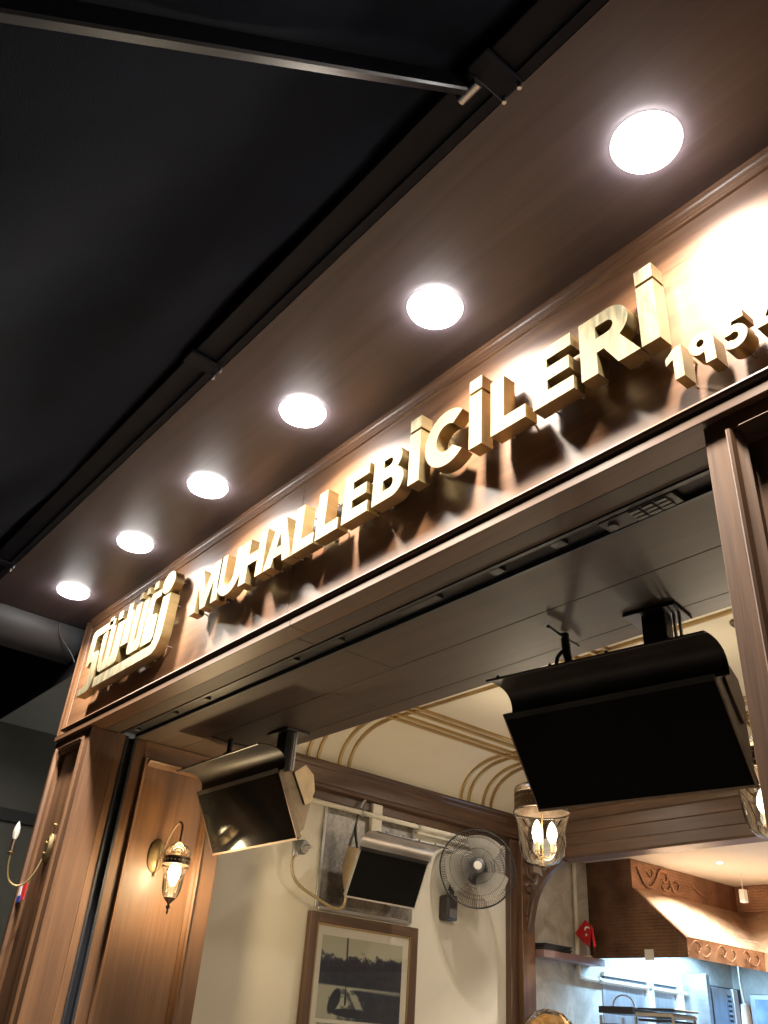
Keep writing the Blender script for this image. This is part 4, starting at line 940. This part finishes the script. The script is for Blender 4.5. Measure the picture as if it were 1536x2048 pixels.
# end face
xl = XW + .013
def slab_poly(bm, pts3, thick):
    f = bm.faces.new([bm.verts.new(p) for p in pts3]); bmesh.ops.recalc_face_normals(bm, faces=[f])
    bmesh.ops.solidify(bm, geom=[f], thickness=thick); return bm
bm = bmn(); prism(bm, [(xl, KZ - .002)] + HP + [(xl, 2.205)], "y", y0, y0 + .012); part(kh, "end_panel", bm, COPPER)
off = .448
def leg(a, b, inner_a, inner_b, nm, mt):
    """a,b: profile points (x,z) of the left leg; the return leg uses y=yc+(-4.484-x)"""
    pass
for (a, b), nm, mt in (((HP[0], HP[1]), "chimney_face", COPPER), ((HP[1], HP[2]), "slope_face", COPPER_LIT), ((HP[2], HP[3]), "lip_face", COPPER_D)):
    ya, yb = yc - (a[0] - HP[1][0]), yc - (b[0] - HP[1][0])
    bm = bmn(); slab_poly(bm, [(a[0], y0 + .013, a[1]), (a[0], ya, a[1]), (b[0], yb, b[1]), (b[0], y0 + .013, b[1])], .006); part(kh, nm, bm, mt)
    bm = bmn(); slab_poly(bm, [(a[0], ya, a[1]), (XE, ya, a[1]), (XE, yb, b[1]), (b[0], yb, b[1])], .006); part(kh, nm, bm, mt)
# embossed scroll work on chimney and lip
def scroll(fn, pts, r0=.010, nm="embossed_scroll"):
    bm = bmn(); P = smooth_path([fn(*p) for p in pts], 6); n = len(P)
    tube(bm, P, [r0 * (0.45 + 0.75 * math.sin(PI * (i + .5) / n)) for i in range(n)], 7); part(kh, nm, bm, COPPER, ang=60)
fch = lambda u, v_: (-4.478 + .002, 4.55 + u, 2.72 + v_)
scroll(fch, [(.02, .16), (.10, .04), (.20, .03), (.28, .10), (.33, .17), (.40, .18), (.44, .13), (.40, .09), (.36, .11)])
scroll(fch, [(.44, .15), (.50, .05), (.56, .04), (.60, .09), (.57, .12), (.53, .10)])
scroll(fch, [(.34, .06), (.38, .03), (.44, .04), (.46, .08)], .008)
scroll(fch, [(.15, .14), (.20, .10), (.24, .13), (.21, .17)], .007)
scroll(fch, [(.78, .13), (.90, .07), (1.02, .08), (1.10, .12)], .009)
flp = lambda u, v_: (-4.032, 4.53 + u, 2.21 + v_)
for u0 in (0.0, .34, .68, 1.02):
    scroll(flp, [(u0 + .02, .09), (u0 + .08, .115), (u0 + .13, .08), (u0 + .10, .04), (u0 + .07, .06)], .0028)
    scroll(flp, [(u0 + .13, .03), (u0 + .20, .02), (u0 + .26, .06), (u0 + .24, .10), (u0 + .20, .09)], .0028)
# steel filter bank and tube under the hood
fl = thing("hood_filter", "steel grease filter bank below the copper hood", "filter", (-4.4, 5.2, 2.18))
part(fl, "tray", box(bmn(), -4.92, -4.13, 4.52, 6.0, 2.412, 2.43), STEEL_B)
for k in range(16):
    part(fl, "baffle", box(bmn(), -4.40, -4.16, 4.58 + k * .10, 4.64 + k * .10, 2.386, 2.411, .003), STEEL)
tb = thing("tube_light", "blue white fluorescent tube under the copper hood", "tube light", (-4.6, 5.3, 2.15))
bm = bmn(); tube(bm, [(-4.70, 4.74, 2.372), (-4.70, 5.85, 2.372)], .014, 12); part(tb, "tube", bm, TUBE)
part(tb, "batten", box(bmn(), -4.735, -4.665, 4.72, 5.87, 2.388, 2.411, .003), WHITEP)
tl = bpy.data.lights.new("tube_glow", 'AREA'); tl.shape = 'RECTANGLE'; tl.size = .04; tl.size_y = 1.2; tl.energy = 95; tl.color = (0.36, 0.66, 1.0)
to = bpy.data.objects.new("tube_glow", tl); C.objects.link(to); to.parent = tb; to.location = (-.10, -.02, .20)
ceiling_spot("small lit spot in the white kitchen ceiling above the copper hood", -3.98, 4.985, KZ - .001, 170, .028, 130, WARM)
ceiling_spot("lit kitchen ceiling spot at the right edge beyond the lantern", -3.35, 5.55, KZ - .001, 70, .028, 130, WARM)
# shelf, trays, flag
sh = thing("wall_shelf", "narrow dark shelf board on the kitchen wall carrying trays and a flag", "shelf", (XW, 4.1, 2.15))
part(sh, "board", box(bmn(), XW + .013, XW + .16, 3.765, 4.49, 2.145, 2.195, .003), SHELFM)
tr = thing("tray_stack", "stack of black trays on the narrow kitchen shelf", "trays", (XW + .08, 3.95, 2.197))
for k in range(4):
    part(tr, "tray", box(bmn(), XW + .02, XW + .15, 3.77 + .01 * k, 4.10 + .012 * (k % 2), 2.198 + k * .012, 2.207 + k * .012, .003), BLACKP)
fg = thing("table_flag", "small red flag with white crescent and star on the kitchen shelf", "flag", (-4.83, 4.33, 2.197))
part(fg, "stand", lathe(bmn(), [(0, 2.197), (.035, 2.197), (.034, 2.204), (.010, 2.212), (.008, 2.25), (.014, 2.26), (.008, 2.27), (0, 2.27)], -4.83, 4.33, 16), STEEL)
bm = bmn(); tube(bm, [(-4.83, 4.33, 2.26), (-4.835, 4.34, 2.475)], .004, 8); part(fg, "pole", bm, STEEL)
# cloth hangs as a folded lozenge: local u along camera-right (x,-y), v down
ux = Vector((.80, .60, 0))
def fpt(u, v_, d=0): return Vector((-4.835, 4.325, 2.465)) + ux * u + Vector((.6, -.8, 0)) * d + Vector((0, 0, v_))
bm = bmn()
rows = []
for i in range(9):
    t = i / 8; row = []
    for j in range(7):
        s = j / 6
        # corners: top (0,0) left (-.085,-.105) bottom (.02,-.20) right (.035,-.055)
        a = Vector((0, 0)); b = Vector((-.085, -.105)); c = Vector((.020, -.200)); d = Vector((.055, -.060))
        p = (a * (1 - t) + b * t) * (1 - s) + (d * (1 - t) + c * t) * s
        row.append(bm.verts.new(fpt(p.x, p.y, .012 + .010 * math.sin(6 * s + 2 * t))))
    rows.append(row)
for i in range(8):
    for j in range(6): bm.faces.new((rows[i][j], rows[i + 1][j], rows[i + 1][j + 1], rows[i][j + 1]))
bmesh.ops.solidify(bm, geom=bm.faces[:], thickness=.0015)
cloth = part(fg, "cloth", bm, REDC, ang=80)
bm = bmn(); P = [fpt(.035, -.03, .004), fpt(.058, -.06, .002), fpt(.075, -.185, .004), fpt(.055, -.20, .006), fpt(.048, -.10, .010)]
slab_poly(bm, P, .0015); part(fg, "cloth_fold", bm, REDC)
def flat_on_flag(loop, nm):
    bm = bmn(); bm.faces.new([bm.verts.new(fpt(u, v_, .026)) for u, v_ in loop]); part(cloth, nm, bm, WHITEC)
cr = [(.012 + .022 * math.cos(R(a)), -.072 + .022 * math.sin(R(a))) for a in range(20, 201, 15)] + [(.016 + .016 * math.cos(R(a)), -.078 + .016 * math.sin(R(a))) for a in range(200, 19, -15)]
bm = bmn()
for k in range(12):
    q = [cr[k], cr[k + 1], cr[len(cr) - 2 - k], cr[len(cr) - 1 - k]]
    bm.faces.new([bm.verts.new(fpt(u, v_, .026)) for u, v_ in q])
part(cloth, "crescent", bm, WHITEC)
star = [(.004 + (.014 if k % 2 == 0 else .0055) * math.cos(R(90 + 36 * k)), -.112 + (.014 if k % 2 == 0 else .0055) * math.sin(R(90 + 36 * k))) for k in range(10)]
bm = bmn(); cvt = bm.verts.new(fpt(.004, -.112, .026)); sv = [bm.verts.new(fpt(u, v_, .026)) for u, v_ in star]
for k in range(10): bm.faces.new((cvt, sv[k], sv[(k + 1) % 10]))
part(cloth, "star", bm, WHITEC)
# white paper note on the hood
note = mesh_thing("paper_note", box(bmn(), -4.415, -4.335, 4.494, 4.498, 2.188, 2.262), PAPER, "small cream paper note stuck to the copper hood's lower edge", "note", (-4.375, 4.496, 2.2))
sn = thing("pull_switch", "small white box hanging by a cord from the kitchen ceiling", "switch box", (-3.92, 5.6, 2.7))
part(sn, "box", box(bmn(), -4.10, -4.05, 5.42, 5.47, 2.70, 2.80, .004), WHITEP)
bm = bmn(); tube(bm, [(-4.075, 5.445, 2.80), (-4.075, 5.445, KZ)], .003, 6); part(sn, "cord", bm, WHITEP)
# white water pipe
wp = thing("water_pipe", "white water pipe running down and along the kitchen wall", "pipe", (XW + .04, 4.6, 2.1))
bm = bmn(); tube(bm, smooth_path([(XW + .035, 4.31, 2.92), (XW + .035, 4.31, 2.6), (XW + .035, 4.31, 2.12), (XW + .035, 4.315, 2.075), (XW + .035, 4.36, 2.06), (XW + .035, 4.6, 2.055), (XW + .035, 6.3, 2.05)], 4), .018, 10); part(wp, "pipe_run", bm, PIPE)
for y in (4.55, 5.2):
    bm = bmn(); tube(bm, [(XW + .035, y, 2.055), (XW + .035, y + .025, 2.055)], .025, 12); part(wp, "pipe_clamp", bm, STEEL)
# steel splash back panels on the left kitchen wall
sp_ = thing("splashback", "pale steel splashback panels between white uprights on the kitchen wall", "splashback", (XW, 5.2, 1.4))
XK = XW + .013
for a, b in ((4.62, 5.17), (5.29, 5.60)):
    part(sp_, "panel", box(bmn(), XK, XK + .005, a, b, 1.15, 2.06, .002), STEEL_B)
    part(sp_, "head_strip", box(bmn(), XK, XK + .022, a, b, 2.061, 2.085, .002), BLACKM)
for a in (5.185, 5.610): part(sp_, "upright", box(bmn(), XK, XK + .035, a, a + .085, 1.15, 2.09, .003), WHITEP)
part(sp_, "top_rail", box(bmn(), XK, XK + .03, 4.62, 5.70, 2.091, 2.125, .003), WHITEP)
cbn = thing("steel_cabinet", "tall brushed steel kitchen cabinet with louvred edge", "cabinet", (XW + .15, 6.1, 0))
part(cbn, "carcass", box(bmn(), XK, -4.72, 5.80, 6.30, 1.15, 2.13, .004), BLACKM)
part(cbn, "edge_post", box(bmn(), XK, -4.70, 5.745, 5.795, 1.15, 2.21, .004), STEEL)
d_ = part(cbn, "door", box(bmn(), -4.719, -4.70, 5.82, 6.03, 1.15, 2.115, .004), STEEL_B)
part(d_, "handle", box(bmn(), -4.6995, -4.68, 5.99, 6.015, 1.3, 1.6, .004), STEEL)
part(cbn, "side_panel", box(bmn(), -4.719, -4.702, 6.034, 6.12, 1.15, 2.115, .003), STEEL_B)
for k in range(24): part(cbn, "louvre", box(bmn(), -4.7015, -4.697, 6.05, 6.10, 1.2 + k * .037, 1.218 + k * .037, .002), BLACKM)
part(cbn, "front_post", box(bmn(), -4.719, -4.69, 6.125, 6.20, 1.15, 2.12, .004), WHITEP)
cb2 = thing("glass_fridge", "blue lit glass fronted fridge at the far kitchen corner", "fridge", (-4.4, 6.4, 0))
part(cb2, "carcass", box(bmn(), -4.68, -3.70, 6.36, 6.545, 0.004, 2.10, .006), STEEL_B)
d_ = part(cb2, "door", box(bmn(), -4.62, -4.28, 6.34, 6.359, .1, 2.06, .004), paint("fridge_glass", (.16, .22, .30), .15, .45, 6))
part(d_, "frame", box(bmn(), -4.28, -4.23, 6.335, 6.359, .1, 2.08, .004), WHITEP)
d_ = part(cb2, "door", box(bmn(), -4.20, -3.76, 6.34, 6.359, .1, 2.06, .004), STEEL_B)
part(d_, "handle", box(bmn(), -4.16, -4.13, 6.30, 6.339, .9, 1.9, .006), BLACKM)
br_ = thing("hanging_brush", "white long handled brush hanging below the copper hood", "brush", (-4.3, 5.6, 1.9))
bm = bmn(); tube(bm, [(-4.30, 5.60, 2.13), (-4.29, 5.61, 1.98)], .009, 8); part(br_, "handle", bm, WHITEP)
part(br_, "bristles", lathe(bmn(), [(0, 1.985), (.03, 1.975), (.036, 1.90), (.040, 1.80), (.030, 1.78), (0, 1.78)], -4.29, 5.61, 14), WHITEC)
part(br_, "hook", box(bmn(), -4.306, -4.294, 5.594, 5.606, 2.12, 2.30), STEEL)
ct = thing("kitchen_counter", "steel counter along the kitchen wall below the splashback", "counter", (-4.6, 5.0, 0))
part(ct, "top", box(bmn(), XW + .02, -4.25, 3.85, 6.3, 1.10, 1.14, .004), STEEL_B)
part(ct, "front", box(bmn(), XW + .03, -4.30, 3.88, 6.28, 0.004, 1.099), STEEL)
# tray rack and pastry stand
rk = thing("tray_rack", "dark baking trays on a rack with a wire loop handle", "tray rack", (-4.4, 4.3, 1.14))
for k, (x0, x1, z, h, m_) in enumerate(((-4.655, -4.35, 1.815, .045, BLACKM), (-4.31, -4.00, 1.845, .012, BLACKM), (-4.33, -4.02, 1.80, .03, STEEL), (-4.31, -4.05, 1.775, .014, BLACKM), (-4.64, -4.36, 1.70, .05, STEEL), (-4.33, -4.02, 1.70, .03, BLACKM))):
    part(rk, "baking_tray", box(bmn(), x0, x1, 4.20, 4.50, z, z + h, .005), m_)
for x, y in ((-4.65, 4.22), (-4.34, 4.22), (-4.03, 4.22), (-4.65, 4.48), (-4.34, 4.48), (-4.03, 4.48)): part(rk, "rack_post", box(bmn(), x - .008, x + .008, y - .008, y + .008, 1.141, 1.80), STEEL)
bm = bmn(); tube(bm, [(-4.46 + .095 * math.cos(R(a)), 4.25, 1.86 + .075 * math.sin(R(a))) for a in range(0, 181, 12)], .006, 8); part(rk, "wire_handle", bm, STEEL)
ps = thing("pastry_stand", "wrapped golden pastries piled on a stand at the kitchen's front", "pastry", (-4.48, 3.45, 0))
part(ps, "stand", lathe(bmn(), [(0, .004), (.16, .004), (.16, .02), (.03, .05), (.03, 1.57), (.19, 1.60), (.19, 1.615), (0, 1.615)], -4.48, 3.45, 24), STEEL)
for k, (dx, dy, dz) in enumerate(((-.09, 0, 0), (.08, .02, 0), (0, -.08, .005), (0, .09, .0), (-.03, 0, .055), (.05, -.02, .05), (-.05, -.05, .03))):
    bm = bmn(); bmesh.ops.create_icosphere(bm, subdivisions=3, radius=.068, matrix=Matrix.Translation((-4.48 + dx, 3.45 + dy, 1.660 + dz)) @ Matrix.Diagonal((1.2, 1, .66, 1)))
    for v_ in bm.verts:
        n_ = math.sin(v_.co.x * 90 + k) * math.sin(v_.co.y * 80) * math.sin(v_.co.z * 100 + 2 * k)
        v_.co += Vector((random.uniform(-.002, .002), random.uniform(-.002, .002), .005 * n_))
    part(ps, "pastry", bm, PASTRY, ang=80)
bm = bmn(); lathe(bm, [(.185, 1.62), (.178, 1.66), (.150, 1.725), (.095, 1.765), (.03, 1.785), (0, 1.788)], -4.48, 3.45, 30)
for v_ in bm.verts: v_.co += Vector((random.uniform(-.008, .008), random.uniform(-.008, .008), random.uniform(-.006, .006)))
part(ps, "plastic_wrap", bm, thin_glass("clear_wrap", gloss=2.0), ang=20)
